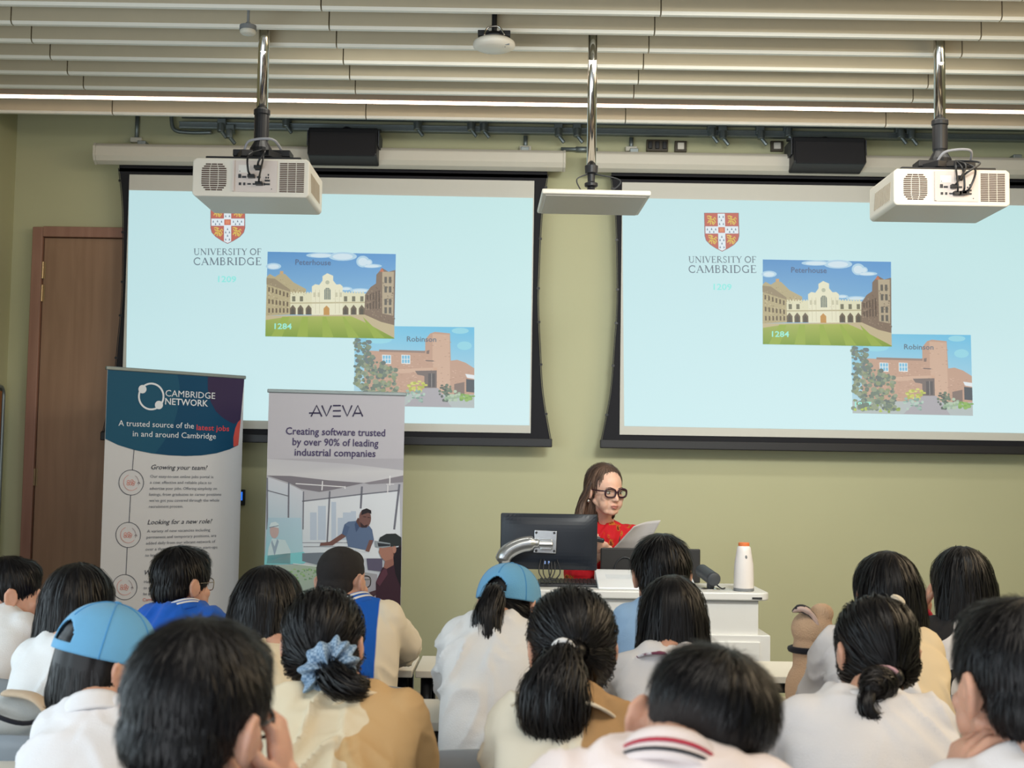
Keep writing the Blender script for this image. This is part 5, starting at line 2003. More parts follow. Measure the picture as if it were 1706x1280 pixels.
    def trousers(s, m=None):
        mb = MB()
        mb.ell(s.hip + Vector((0, 0, -0.02)), (0.172, 0.135, 0.115), None, 20)
        for sx in (-1, 1):
            hp = s.hip + Vector((sx * 0.085, 0, -0.015))
            kn = s.hip + Vector((sx * 0.11, 0.40, -0.02))
            an = Vector((kn.x, kn.y - 0.02, 0.12))
            mb.cap(hp, 0.086, kn, 0.064)
            mb.cap(kn, 0.064, an, 0.056)
        co, fs, nr = blob(mb, 0.013, 4)
        mesh_obj('trousers', co, fs, m or M_TROUSER, s.t, s.o)

    def shirt(s, m, sleeve=0.75, infl=0.010, voxel=0.008, amp=0.004, name='shirt', mi=None, folds=1.0, mats=None):
        mb = MB()
        s.torso(mb, infl)
        for side in (-1, 1):
            s.arm(mb, side, infl + 0.004, sleeve)
        mb.ell(s.S + s.Bv(0, -0.008, -0.010), (0.076 + infl * .5, 0.068 + infl * .5, 0.040), None, 20)
        for side in (-1, 1):      # trapezius slope
            mb.cap(s.S + s.Bv(side * 0.045, -0.005, 0.0), 0.040, s.S + s.Bv(side * (s.w - 0.068), 0, -0.052), 0.046)
        co, fs, nr = blob(mb, voxel, 5)
        co = wrinkle(co, nr, amp, s.seed * 0.37, folds=folds)
        idx = None
        if mi is not None:
            idx = []
            for f in fs:
                c = co[list(f)].mean(0)
                idx.append(mi(Vector(map(float, c))))
        return mesh_obj(name, co, fs, mats or m, s.t, s.o, mi=idx)

    def collar(s, m, r=0.054, h=0.036, tilt=12, name='collar', stripes=(), flare=0.014, dz=-0.012, mix=0.45, open_=0.0, thick=0.006, dyc=0.0):
        """band around the neck base, leaning with the neck"""
        nb = s.S + Vector((0, 0, 0.0))
        nt = s.L(0, -0.024, -0.06)
        ax = ((nt - nb).normalized() * mix + Vector((0, 0, 1 - mix))).normalized()
        u = Vector((1, 0, 0))
        u = (u - ax * u.dot(ax)).normalized()
        v = ax.cross(u)
        base = nb + ax * dz + v * dyc

        def ring(t, extra=0.0):
            rr = r + flare * (1 - t) + extra
            return rr

        def fn(a, t, extra=0.0):
            ang = 2 * PI * a
            rr = ring(t, extra)
            back = -math.sin(ang)
            z = h * t * (0.80 + 0.25 * back)
            return base + u * (rr * math.cos(ang)) + v * (rr * 1.02 * math.sin(ang)) + ax * z
        mb = MB().grid(lambda a, t: fn(a, t), 40, 5, closed_u=True)
        c_ = mb.build(name, m, s.t, smooth=True, solid=thick, off=s.o)
        for (t0, t1, mm) in stripes:
            st = MB().grid(lambda a, t: fn(a, t0 + (t1 - t0) * t, thick * 0.5 + 0.0016), 40, 2, closed_u=True)
            st.build('collar_stripe', mm, c_, smooth=True, solid=0.001, off=s.o)
        return c_

    # -- hair
    def hair(s, style, m=None, n=1800, width=0.0024, voxel=0.006, name='hair', tail=None, front=0.0, seed=None, volume=0.0, strand_len=None, lift=0.004, parent=None, nape=True, length=0.3, body=True, jitter=0.22, capped=False):
        m = m or M_HAIR
        k = s.k
        mb = MB()
        v = volume
        E = lambda c, r, e=None, nn=20: mb.ell(s.L(*c), tuple(q * k for q in r), s.R if e is None else s.R @ e, nn)
        seed = s.seed if seed is None else seed
        crown = s.L(0, -0.045, 0.14)
        down = Vector((0, 0, -1))
        flow = None
        ln = 0.06
        if style == 'short':
            E((0, -0.014, 0.032), (0.082 + v, 0.100 + v, 0.088 + v), nn=28)
            E((0, 0.030, 0.066), (0.062 + v, 0.058 + v, 0.046 + v))
            if nape:
                E((0, -0.046, -0.024), (0.070 + v * .6, 0.058 + v * .5, 0.062))
            flow = lambda p, nn: (p - crown).normalized() * 1.0 + down * 0.5
            ln = 0.045
        elif style == 'fade':       # longer on top, cropped sides
            E((0, -0.006, 0.052), (0.077 + v, 0.096 + v, 0.066 + v), nn=28)
            E((0, 0.034, 0.070), (0.060 + v, 0.058 + v, 0.044 + v))
            flow = lambda p, nn: (p - crown).normalized() * 1.0 + down * 0.35
            ln = 0.05
        elif style == 'parted':
            E((0, -0.030, 0.036), (0.083 + v, 0.095 + v, 0.091 + v), nn=28)
            mb.loft([((0, -0.045, 0.05), 0.082, 0.070), ((0, -0.046, 0.0), 0.087, 0.056), ((0, -0.05, -0.05), 0.088, 0.048), ((0, -0.056, -0.11), 0.088, 0.042), ((0, -0.06, -0.17), 0.08, 0.035), ((0, -0.06, -0.2), 0.06, 0.02)], 24, F=lambda p: s.L(*p))
            flow = lambda p, nn: (p - s.L(0.02, 0.03, 0.13)).normalized() * 0.6 + down
            ln = 0.14
        elif style == 'bob':
            E((0, -0.012, 0.032), (0.086 + v, 0.102 + v, 0.092 + v), nn=28)
            rings = [((0, -0.022, 0.04), 0.088 + v, 0.096 + v), ((0, -0.028, -0.02), 0.092 + v, 0.092 + v), ((0, -0.036, -0.07), 0.096 + v, 0.080 + v), ((0, -0.040, -0.07 - length * .3), 0.095 + v, 0.072 + v), ((0, -0.040, -0.085 - length * .3), 0.080 + v, 0.055 + v)]
            mb.loft(rings, 28, F=lambda p: s.L(*p))
            flow = lambda p, nn: (p - crown).normalized() * 0.35 + down
            ln = 0.10
        elif style == 'long':
            E((0, -0.012, 0.032), (0.086 + v, 0.102 + v, 0.092 + v), nn=28)
            dn = s.R.inverted() @ Vector((0, -0.10, -1)).normalized()
            rings = []
            for t, rx, ry in ((0.0, 0.090, 0.088), (0.06, 0.095, 0.080), (0.12, 0.102, 0.066), (0.12 + (length - 0.12) * 0.45, 0.106, 0.052), (length, 0.098, 0.040), (length + 0.025, 0.07, 0.02)):
                c = Vector((0, -0.026 - 0.03 * min(1, t / 0.15), 0.03)) + dn * t
                rings.append((c, rx + v, ry + v))
            mb.loft(rings, 28, F=lambda p: s.L(*p))
            flow = lambda p, nn: (p - crown).normalized() * 0.3 + down
            ln = 0.16
        elif style in ('tail', 'bun'):
            E((0, -0.012, 0.030), (0.084 + v, 0.101 + v, 0.089 + v), nn=28)
            E((0, -0.045, -0.020), (0.074 + v, 0.060 + v, 0.066))
            for sx in (-1, 1):
                E((sx * 0.055, -0.01, -0.03), (0.028, 0.06, 0.05))
            T = s.L(*tail)
            mb.cap(s.L(tail[0] * .6, tail[1] * .6, tail[2] * .8), 0.045 * k, T, 0.018 * k)
            flow = lambda p, nn: (T - p).normalized()
            ln = 0.10
        if front:
            E((0, 0.045, 0.055), (0.066, 0.050, 0.050))
        co, fs, nr = blob(mb, voxel, 4)
        # gentle locks
        if style in ('bob', 'long', 'tail', 'bun'):
            out = co.copy()
            for i in range(len(co)):
                p = s.R.inverted() @ (Vector(map(float, co[i])) - s.Hc)
                ang = math.atan2(p.y + 0.02, p.x)
                q = Vector((math.cos(ang) * 4.5, math.sin(ang) * 4.5, p.z * 3 + seed))
                out[i] = co[i] + nr[i] * (0.004 * noise.noise(q))
            co = out
        V, F = strands(co, fs, n, strand_len or ln, flow, lift=lift, width=width, seed=seed + 3, jitter=jitter, clump=0.12, stop=(T, 0.03) if style in ('tail', 'bun') else None,
                       where=(lambda c: (s.R.inverted() @ (c - s.Hc)).z < -0.012 * k) if capped else None)
        o = len(co)
        allv = list(map(tuple, co.tolist())) + [tuple(p) for p in V]
        allf = fs + [tuple(i + o for i in f) for f in F]
        return mesh_obj(name, np.array(allv, dtype=np.float32), allf, m, parent or s.t, s.o)

    def ponytail(s, pts, rad, m=None, n=900, name='ponytail', width=0.0028, parent=None, flat=0.8, strand_len=0.16, jitter=0.2, lift=0.012):
        """pts in world, radii per point"""
        m = m or M_HAIR
        path = smooth_path(pts, 5)
        rs = []
        kk = len(rad) - 1
        for i in range(len(path)):
            t = i / (len(path) - 1) * kk
            a = min(int(t), kk - 1)
            rs.append(rad[a] + (rad[a + 1] - rad[a]) * (t - a))
        mb = MB().tube(path, rs, 20, flat=flat)
        co, fs, nr = blob(mb, 0.006, 3)
        sd = s.seed
        out = co.copy()
        for i in range(len(co)):
            p = Vector(map(float, co[i]))
            out[i] = co[i] + nr[i] * (0.006 * noise.noise(Vector((p.x * 45, p.y * 45, p.z * 9 + sd))))
        co = out
        PV = [Vector(p) for p in path]

        def flow(p, nn):
            b = min(range(len(PV)), key=lambda i: (PV[i] - p).length_squared)
            return (PV[min(b + 1, len(PV) - 1)] - PV[max(b - 1, 0)]).normalized()
        V, F = strands(co, fs, n, strand_len, flow, lift=lift, width=width, seed=sd + 5, jitter=jitter, clump=0.15)
        o = len(co)
        allv = list(map(tuple, co.tolist())) + [tuple(p) for p in V]
        allf = fs + [tuple(i + o for i in f) for f in F]
        return mesh_obj(name, np.array(allv, dtype=np.float32), allf, m, parent or s.t, s.o)

    def glasses(s, m, lens=True, w=0.0028, cx=0.034, y=0.094, z=-0.002):
        g = MB()
        for sx in (-1, 1):
            pts = []
            for i in range(24):
                a = 2 * PI * i / 24
                ca, sa = math.cos(a), math.sin(a)
                e = 0.7
                x = 0.026 * math.copysign(abs(ca) ** e, ca)
                zz = 0.020 * math.copysign(abs(sa) ** e, sa)
                pts.append(s.L(sx * cx + x, y - 0.010 * abs(sx * cx + x) / 0.06, z + zz))
            g.tube(pts, w * s.k, 8, closed=True)
            g.tube([s.L(sx * 0.060, y - 0.012, z + 0.008), s.L(sx * 0.074, y - 0.05, z + 0.006), s.L(sx * 0.082, 0.0, z + 0.004), s.L(sx * 0.082, -0.020, z - 0.012)], w * 0.8 * s.k, 8)
        g.tube([s.L(-0.009, y, z + 0.004), s.L(0, y + 0.002, z + 0.007), s.L(0.009, y, z + 0.004)], w * 0.9 * s.k, 8)
        go = g.build('glasses', m, s.t, smooth=True, off=s.o)
        if lens:
            q = MB()
            for sx in (-1, 1):
                q.ell(s.L(sx * cx, y - 0.004, z), (0.025 * s.k, 0.0012 * s.k, 0.019 * s.k), s.R @ rot('Z', -sx * 8), 20)
            gm = glass_mat()
            q.build('lens', gm, go, smooth=True, off=s.o)
        return go

    def cap_hat(s, m, brim_m, open_z=0.042, open_a=22, tilt=-6, extra_k=1.0, seams=True, dz=0.0):
        """baseball cap: panelled crown, brim, arched back opening with strap"""
        k = s.k * extra_k
        Rt = s.R @ rot('X', tilt)
        c0 = s.L(0, -0.008, 0.018 + dz)
        P = lambda x, y, z: c0 + Rt @ (Vector((x, y, z)) * k)
        rx, ry, rz = 0.0905, 0.110, 0.112
        nu, nv = 144, 44

        def dome(u, v, g=0.0):
            a = 2 * PI * u                     # 0 = +x, back = 270 deg
            t = v * PI / 2
            e = 0.86
            ct = math.cos(t) ** e
            pan = 1 - 0.012 * abs(math.sin(3 * (a - PI / 2))) ** 0.4 * 0 + 0.010 * (1 - abs(math.cos(3 * a)) ** 6) * math.cos(t)
            fr = 1 + (0.05 * max(0, math.sin(a)) * math.cos(t) * math.sin(t) * 2)
            return P((rx + g) * ct * math.cos(a) * pan, (ry + g) * ct * math.sin(a) * pan * fr, -0.012 + (rz + g) * math.sin(t) ** 0.92 if t > 0 else -0.012)
        mb = MB()
        vs = [dome(i / nu, j / nv) for i in range(nu) for j in range(nv + 1)]
        fs = []
        for i in range(nu):
            for j in range(nv):
                u, v = (i + 0.5) / nu, (j + 0.5) / nv
                a = 360 * u
                da = abs(a - 270)
                zz = rz * math.sin(v * PI / 2) - 0.012
                if da < open_a and zz < 0.006 + open_z * math.sqrt(max(0, 1 - (da / (open_a + 1)) ** 2)) and zz > 0.002:
                    continue
                q = (i + 1) % nu
                fs.append((i * (nv + 1) + j, q * (nv + 1) + j, q * (nv + 1) + j + 1, i * (nv + 1) + j + 1))
        mb.add(vs, fs)
        cap_o = mb.build('cap', m, s.t, smooth=True, solid=0.0035, off=s.o)
        if seams:
            g = MB()
            for q in range(6):
                u = (q * 60 + 30) / 360
                g.tube([dome(u, v / 14, 0.0022) for v in range(15 if abs(q * 60 + 30 - 270) > 1 else 15) if not (q == 4 and v < 6)], 0.0016, 6)
            g.build('seam', brim_m, cap_o, smooth=True, off=s.o)
        MB().ell(P(0, 0, rz - 0.010), (0.009 * k, 0.009 * k, 0.005 * k), Rt, 12).build('button', brim_m, cap_o, smooth=True, off=s.o)

        def brim(u, v):
            a = math.radians(25 + 130 * u)
            out = 0.075 * v * math.sin(PI * u) ** 0.6
            x, y = (rx) * math.cos(a), (ry) * math.sin(a)
            return P(x * (1 + out * 1.0), y + out, -0.010 - 0.030 * v * (0.4 + abs(math.cos(a)) ** 2) - 0.02 * math.cos(a) ** 2 * v)
        MB().grid(brim, 24, 6).build('brim', brim_m, cap_o, smooth=True, solid=0.003, off=s.o)
        return cap_o

    def mouth_eyes(s, lip=(176, 92, 88), brow=(60, 42, 34), iris=(70, 60, 50)):
        lm = mat('lip_%d' % sum(lip), lip, 0.4, noise_amt=0.02)
        g = MB()
        g.tube([s.L(-0.021, 0.088, -0.068), s.L(-0.009, 0.0965, -0.0645), s.L(0, 0.0965, -0.066), s.L(0.009, 0.0965, -0.0645), s.L(0.021, 0.088, -0.068)], [0.0015, 0.0036 * s.k, 0.0034 * s.k, 0.0036 * s.k, 0.0015], 8)
        g.tube([s.L(-0.019, 0.088, -0.071), s.L(0, 0.0965, -0.0755), s.L(0.019, 0.088, -0.071)], [0.0015, 0.0046 * s.k, 0.0015], 8)
        g.build('lips', lm, s.t, smooth=True, off=s.o)
        for sx in (-1, 1):
            b = MB().tube([s.L(sx * 0.014, 0.0885, 0.017), s.L(sx * 0.032, 0.086, 0.0225), s.L(sx * 0.049, 0.074, 0.017)], [0.003, 0.0034, 0.0018], 8, flat=0.5)
            b.build('eyebrow', mat('brow_%d' % sum(brow), brow, 0.7), s.t, smooth=True, off=s.o)
            e = MB().ell(s.L(sx * 0.031, 0.0775, -0.004), (0.0125 * s.k, 0.0085 * s.k, 0.0070 * s.k), s.R, 16)
            eo = e.build('eye', mat('eye_white', (214, 208, 204), 0.2, noise_amt=0), s.t, smooth=True, off=s.o)
            MB().ell(s.L(sx * 0.031 + 0.002, 0.0848, -0.0045), (0.0052 * s.k, 0.0022 * s.k, 0.0052 * s.k), s.R, 14).build('iris', mat('iris_%d' % sum(iris), iris, 0.15, noise_amt=0), eo, smooth=True, off=s.o)
            MB().tube([s.L(sx * 0.018, 0.083, 0.0005), s.L(sx * 0.031, 0.0865, 0.0040), s.L(sx * 0.045, 0.077, 0.0)], 0.0019 * s.k, 6).build('eyelid', mat('lash', (46, 34, 32), 0.6), eo, smooth=True, off=s.o)


def glass_mat():
    if 'lens_glass' in MATS:
        return MATS['lens_glass']
    m = bpy.data.materials.new('lens_glass')
    m.use_nodes = True
    nt = m.node_tree
    nt.nodes.clear()
    o = nt.nodes.new('ShaderNodeOutputMaterial')
    mx = nt.nodes.new('ShaderNodeMixShader')
    tr = nt.nodes.new('ShaderNodeBsdfTransparent')
    gl = nt.nodes.new('ShaderNodeBsdfGlossy')
    gl.inputs['Roughness'].default_value = 0.05
    mx.inputs[0].default_value = 0.07
    nt.links.new(tr.outputs[0], mx.inputs[1])
    nt.links.new(gl.outputs[0], mx.inputs[2])
    nt.links.new(mx.outputs[0], o.inputs[0])
    MATS['lens_glass'] = m
    return m

# ================================================================ PEOPLE IN THE ROOM
cream, blue_cap = fabric('cap_cloth', (104, 164, 204), na=0.03), fabric('cap_trim', (72, 142, 196), na=0.03)
m_wht = fabric('white_tee_cloth', (222, 222, 222))
m_wht2 = fabric('white_shirt_cloth', (224, 222, 224))
m_ltblue = fabric('pale_blue_cloth', (156, 190, 226))
m_blue = fabric('blue_jacket_cloth', (26, 92, 190))
m_navy = fabric('navy_band', (30, 40, 76))
m_tan = fabric('tan_cloth', (196, 160, 112))
m_beige = fabric('beige_cloth', (222, 204, 172))
m_creamc = fabric('cream_cloth', (226, 216, 196))
m_red = fabric('red_trim', (176, 44, 66))
m_blk = fabric('black_trim', (34, 36, 44))
ROW_A, ROW_B, ROW_C, ROW_D = 4.53, 3.62, 2.72, 1.82

# ---- presenter behind the desk
pr = Person('person in red patterned blouse and dark glasses behind the desk, reading a paper', 1010, 772, 6.72, yaw=152, pitch=7, roll=0, k=1.06,
            sh=(1006, 878), w=0.185, dy=0.10, hip_y=6.98, by=168, skin=M_SKIN2, group=None, top_off=0.126, hipz=0.82)

pr.arm_l = (at(1072, 945, 6.80), at(1066, 940, 6.68))
pr.arm_r = (at(958, 960, 6.74), at(1010, 915, 6.58))
pr.hand_r = dict(d=(-0.55, -0.65, 0.25), n=(-0.5, 0.3, 0.8), curl=0.7, k=0.9, vox=0.003, thumb=0.5)
pr.hand_l = dict(d=(-0.1, -0.3, 0.9), n=(0.1, -0.95, -0.2), curl=0.3, k=0.9, vox=0.003)


def pr_legs(mb):
    for sx in (-1, 1):
        hp = pr.hip + Vector((sx * 0.085, 0, -0.03))
        kn = Vector((pr.hip.x + sx * 0.09, pr.hip.y - 0.02, 0.46))
        an = Vector((kn.x, kn.y + 0.02, 0.08))
        mb.cap(hp, 0.080, kn, 0.052)
        mb.cap(kn, 0.050, an, 0.034)
        mb.cap(an + Vector((0, 0.03, -0.04)), 0.032, an + Vector((0, -0.13, -0.055)), 0.026)


pr.build_body(voxel=0.0042, legs=False, extra=pr_legs, neck_r=0.046, smooth=9)


def blouse_mat():
    m, nt, b = newmat('red_print_cloth')
    N, L = nt.nodes, nt.links
    tc = N.new('ShaderNodeTexCoord')
    v = N.new('ShaderNodeTexVoronoi')
    v.inputs['Scale'].default_value = 20
    L.new(tc.outputs['Object'], v.inputs['Vector'])
    n = N.new('ShaderNodeTexNoise')
    n.inputs['Scale'].default_value = 52
    n.inputs['Detail'].default_value = 3
    L.new(tc.outputs['Object'], n.inputs['Vector'])
    a = N.new('ShaderNodeMath')
    a.operation = 'MULTIPLY_ADD'
    a.inputs[1].default_value = 0.9
    L.new(n.outputs['Fac'], a.inputs[0])
    L.new(v.outputs['Distance'], a.inputs[2])
    r = N.new('ShaderNodeValToRGB')
    els = r.color_ramp.elements
    els[0].position, els[0].color = 0.0, lin((90, 40, 26))
    els[1].position, els[1].color = 1.0, lin((196, 32, 42))
    for p_, c_ in ((0.60, (110, 50, 30)), (0.68, (196, 118, 44)), (0.76, (184, 60, 38)), (0.84, (196, 32, 42))):
        e = els.new(p_)
        e.color = lin(c_)
    L.new(a.outputs[0], r.inputs[0])
    L.new(r.outputs[0], b.inputs['Base Color'])
    b.inputs['Roughness'].default_value = 0.75
    b.inputs['Specular IOR Level'].default_value = 0.2
    return m


m_blouse = blouse_mat()
pr.shirt(m_blouse, sleeve=1.25, infl=0.013, amp=0.007, name='blouse', folds=1.4)
mb = MB()
mb.loft([((pr.hip.x, pr.hip.y, pr.hip.z + 0.06), 0.165, 0.125), ((pr.hip.x, pr.hip.y, pr.hip.z - 0.08), 0.19, 0.14), ((pr.hip.x, pr.hip.y, 0.52), 0.22, 0.17), ((pr.hip.x, pr.hip.y, 0.42), 0.225, 0.175)], 28)
mb.build('skirt', m_blouse, pr.t, smooth=True, off=pr.o)
hm = pr.hair('parted', M_BROWN, n=2600, width=0.0028, strand_len=0.15, lift=0.003, jitter=0.12)
lock = [pr.L(0.058, -0.020, 0.060), pr.L(0.080, -0.022, 0.0), at(973, 832, 6.73), at(966, 862, 6.71), at(958, 900, 6.69)]
pr.ponytail(lock, [0.022, 0.032, 0.036, 0.040, 0.020], M_BROWN, n=700, name='hair_lock', flat=0.65, width=0.003, lift=0.003, jitter=0.06)
lock = [pr.L(-0.055, -0.03, 0.03), pr.L(-0.066, -0.025, -0.04), at(1022, 842, 6.78), at(1020, 862, 6.77)]
pr.ponytail(lock, [0.022, 0.028, 0.026, 0.008], M_BROWN, n=300, name='hair_lock', flat=0.65, width=0.003, lift=0.004, jitter=0.1)
pr.mouth_eyes(lip=(182, 116, 104))
pr.glasses(mat('spectacle_frame', (52, 22, 34), 0.25, noise_amt=0), w=0.0044, cx=0.033, y=0.100, z=-0.004)
g = MB().ell(pr.L(0.089, -0.006, -0.056), (0.008, 0.008, 0.010), n=12)
g.build('earring', m_chrome, pr.t, smooth=True, off=pr.o)
g = MB()
for sx in (-1, 1):
    g.tube(smooth_path([pr.S + pr.Bv(sx * 0.06, -0.03, 0.035), pr.S + pr.Bv(sx * 0.062, 0.055, 0.0), pr.S + pr.Bv(sx * 0.045, 0.125, -0.09), pr.S + pr.Bv(sx * 0.012, 0.135, -0.20)], 6), 0.004, 6)
g.build('lanyard', mat('lanyard_cloth', (70, 52, 48), 0.7), pr.t, smooth=True, off=pr.o)

c = at(994, 899, 6.48)
clk = thing('remote_clicker', 'small black remote in the hand of the person in the red blouse', 'remote control', c)
MB().box((0, 0, 0), (0.075, 0.03, 0.022), rot('Y', 10)).build('case', m_black, clk, bevel=0.006)
MB().box((0.01, -0.004, 0.012), (0.012, 0.012, 0.006), rot('Y', 10)).build('button', m_grey, clk, bevel=0.002)

q = [at(1018, 918, 6.60), at(1074, 918, 6.60), at(1101, 867, 6.50), at(1056, 877, 6.50)]
pc = (q[0] + q[1] + q[2] + q[3]) / 4


def paper_fn(u, v):
    a = q[0].lerp(q[1], u)
    b = q[3].lerp(q[2], u)
    p = a.lerp(b, v) + Vector((0, 0.02 * math.sin(PI * u) * (0.3 + 0.7 * v), 0.006 * math.sin(PI * u) * v))
    return p - pc


sheet = MB().grid(paper_fn, 12, 10).build('paper_sheet', mat('paper', (196, 190, 188), 0.7, noise_amt=0.01), None, smooth=True, solid=0.0012)
sheet.location = pc
tag(sheet, 'sheet of white paper held up by the person in the red blouse', 'paper')


def seat_for(p, label, dy=0.0):
    return chair_at(p.hip.x, p.hip.y + dy, label)


# ---- front row (row A)
boy = Person('person in white tee turned in profile, in front of the wooden door', 22, 927, 4.30, yaw=62, pitch=6, k=0.98,
             sh=(-8, 1022), w=0.165, dy=-0.05, hip_y=4.15, table=ROW_A, by=20)
boy.build_body(voxel=0.005)
boy.trousers()
boy.shirt(m_wht)
boy.hair('short', n=1800, volume=-0.001, lift=0.006, nape=False)
seat_for(boy, 'grey chair of the person in profile at the wall end of the front row')

bb = Person('person in a blue jacket with white collar stripes in front of the teal banner', 306, 912, 4.30, yaw=40, pitch=4, k=0.96,
            sh=(305, 1019), w=0.15, dy=-0.05, hip_y=4.15, table=ROW_A, by=10)
bb.build_body(voxel=0.005)
bb.trousers()
bb.shirt(m_blue, sleeve=1.6, infl=0.016, name='jacket', amp=0.006)
bb.collar(m_blue, r=0.056, h=0.036, stripes=((0.55, 0.72, m_wht), (0.82, 0.97, m_wht)))
bb.hair('short', n=2200, volume=0.004, lift=0.008)
bb.glasses(mat('thin_frame', (150, 140, 120), 0.3, 0.6, noise_amt=0), w=0.0016)
seat_for(bb, 'grey chair of the person in the blue jacket before the teal banner')

bz = Person('person with a shaved head and glasses in a blue jacket before the pale grey banner', 572, 909, 4.30, yaw=26, pitch=6, roll=-3, k=0.95,
            sh=(590, 1012), w=0.16, dy=-0.06, hip_y=4.15, table=ROW_A, by=6)
bz.arm_r = (at(672, 1075, 4.35), at(655, 1092, 4.58))
bz.build_body(voxel=0.005)
bz.trousers()


bz.shirt(two_tone('blue_cream_jacket', (26, 92, 190), (226, 216, 196), bz.S.x - bz.o.x, both=bz.w - 0.075, wob=0.006), sleeve=1.7, infl=0.016, name='jacket', amp=0.006)
bz.collar(m_blue, r=0.056, h=0.040, stripes=((0.45, 0.62, m_wht), (0.80, 0.96, m_wht)))
mb_hair = bz.hair('short', M_BUZZ, n=600, volume=-0.0055, lift=0.002, strand_len=0.008, width=0.0012)
bz.glasses(mat('black_frame', (30, 30, 34), 0.3, noise_amt=0), w=0.002)
seat_for(bz, 'grey chair of the person with a shaved head and blue jacket', -0.02)

mop = Person('person with thick black hair and pale blue top directly in front of the desk', 1101, 895, 4.30, yaw=-4, pitch=8, k=1.02,
             sh=(1100, 1012), w=0.16, dy=-0.05, hip_y=4.15, table=ROW_A)
mop.build_body(voxel=0.006)
mop.trousers()
mop.shirt(m_ltblue, sleeve=0.9)
mop.collar(m_ltblue, r=0.056, h=0.03)
mop.hair('short', n=2800, volume=0.009, lift=0.012, strand_len=0.06, width=0.0026)
seat_for(mop, 'grey chair of the person with thick hair before the desk')

lh = Person('person with long black hair in a black and white patterned top, wearing a red wristband', 1600, 915, 4.25, yaw=-8, pitch=6, k=0.98,
            sh=(1606, 1035), w=0.16, dy=-0.06, hip_y=4.12, table=ROW_A)
lh.arm_l = (at(1530, 1062, 4.30), at(1538, 1018, 4.40))
lh.hand_l = dict(d=(0.35, 0.1, 0.9), n=(0.8, -0.3, -0.2), curl=0.4, vox=0.0035)
lh.build_body(voxel=0.006)
lh.trousers()


def patch_mat():
    m, nt, b = newmat('black_white_patch_cloth')
    N, L = nt.nodes, nt.links
    tc = N.new('ShaderNodeTexCoord')
    v = N.new('ShaderNodeTexNoise')
    v.inputs['Scale'].default_value = 9
    v.inputs['Detail'].default_value = 0.5
    L.new(tc.outputs['Object'], v.inputs['Vector'])
    r = N.new('ShaderNodeValToRGB')
    r.color_ramp.interpolation = 'CONSTANT'
    r.color_ramp.elements[0].color = lin((20, 20, 26))
    r.color_ramp.elements[1].position = 0.5
    r.color_ramp.elements[1].color = lin((226, 224, 226))
    L.new(v.outputs['Fac'], r.inputs[0])
    L.new(r.outputs[0], b.inputs['Base Color'])
    b.inputs['Roughness'].default_value = 0.8
    return m


lh.shirt(patch_mat(), sleeve=0.85)
lh.hair('long', n=2600, volume=0.003, length=0.27, strand_len=0.16)
wp = lh.joints(-1)
wd = (wp[2] - wp[1]).normalized()
MB().tube([wp[2] - wd * 0.045, wp[2] - wd * 0.022], 0.034, 20).build('wristband', fabric('wristband_red', (206, 30, 60)), lh.t, smooth=True, off=lh.o)
seat_for(lh, 'grey chair of the person in the patterned top')

# ---- second row (row B)
bl = Person('person with shoulder-length dark hair and white tee behind the person in profile', 135, 942, 3.62, yaw=22, pitch=8, k=0.98,
            sh=(112, 1072), w=0.15, dy=-0.10, hip_y=3.44, table=ROW_B, by=10)
bl.build_body(voxel=0.007)
bl.trousers()
bl.shirt(m_wht)
bl.hair('bob', n=2200, length=0.20, volume=0.001, strand_len=0.12)
seat_for(bl, 'grey chair carrying the striped backpack behind the person with shoulder-length hair', -0.12)

bg = Person('person with a black bob in a beige top, between the two roll-up banners', 450, 948, 3.62, yaw=26, pitch=12, k=0.98,
            sh=(462, 1085), w=0.15, dy=-0.10, hip_y=3.30, table=ROW_B)
bg.build_body(voxel=0.007)
bg.trousers()
bg.shirt(m_beige)
bg.hair('bob', n=2200, length=0.05, volume=0.002, strand_len=0.10)
seat_for(bg, 'grey chair of the person with a black bob and beige top')

cp = Person('person in a pale blue cap with a ponytail through it and a white tee', 850, 935, 3.62, yaw=24, pitch=6, k=0.90,
            sh=(822, 1040), w=0.135, dy=-0.14, hip_y=3.26, table=ROW_B, by=8, top_off=0.128)
cp.build_body(voxel=0.006)
cp.trousers(fabric('jeans_cloth', (104, 140, 176)))
cp.shirt(m_wht, sleeve=0.8, infl=0.016, amp=0.007)
T = (-0.002, -0.105, 0.022)
cp.hair('tail', n=700, tail=T, volume=-0.007, capped=True)
co_ = cp.cap_hat(cream, blue_cap, extra_k=1.0)
Tw = cp.L(*T)
hair_tie = MB().tube([Tw + Vector((0.012 * math.cos(a), -0.012, 0.012 * math.sin(a))) for a in [i * PI / 6 for i in range(12)]], 0.009, 8, closed=True)
hair_tie.build('hair_tie', mat('tie_pink', (206, 176, 170), 0.8), cp.t, smooth=True, off=cp.o)
pt = [Tw + Vector((0.0, 0.01, 0)), at(824, 985, 3.48), at(814, 1020, 3.44), at(813, 1060, 3.43), at(806, 1092, 3.42)]
cp.ponytail(pt, [0.013, 0.022, 0.034, 0.040, 0.010], n=1100, strand_len=0.12, lift=0.008)
chp = seat_for(cp, 'grey chair of the person in a pale blue cap with a ponytail', -0.02)

lw = Person('person with long black hair and white shirt seated behind the one with thick hair', 1120, 963, 3.60, yaw=4, pitch=8, k=0.97,
            sh=(1112, 1092), w=0.145, dy=-0.10, hip_y=3.30, table=ROW_B)
lw.build_body(voxel=0.007)
lw.trousers()
lw.shirt(m_wht2, sleeve=0.8)


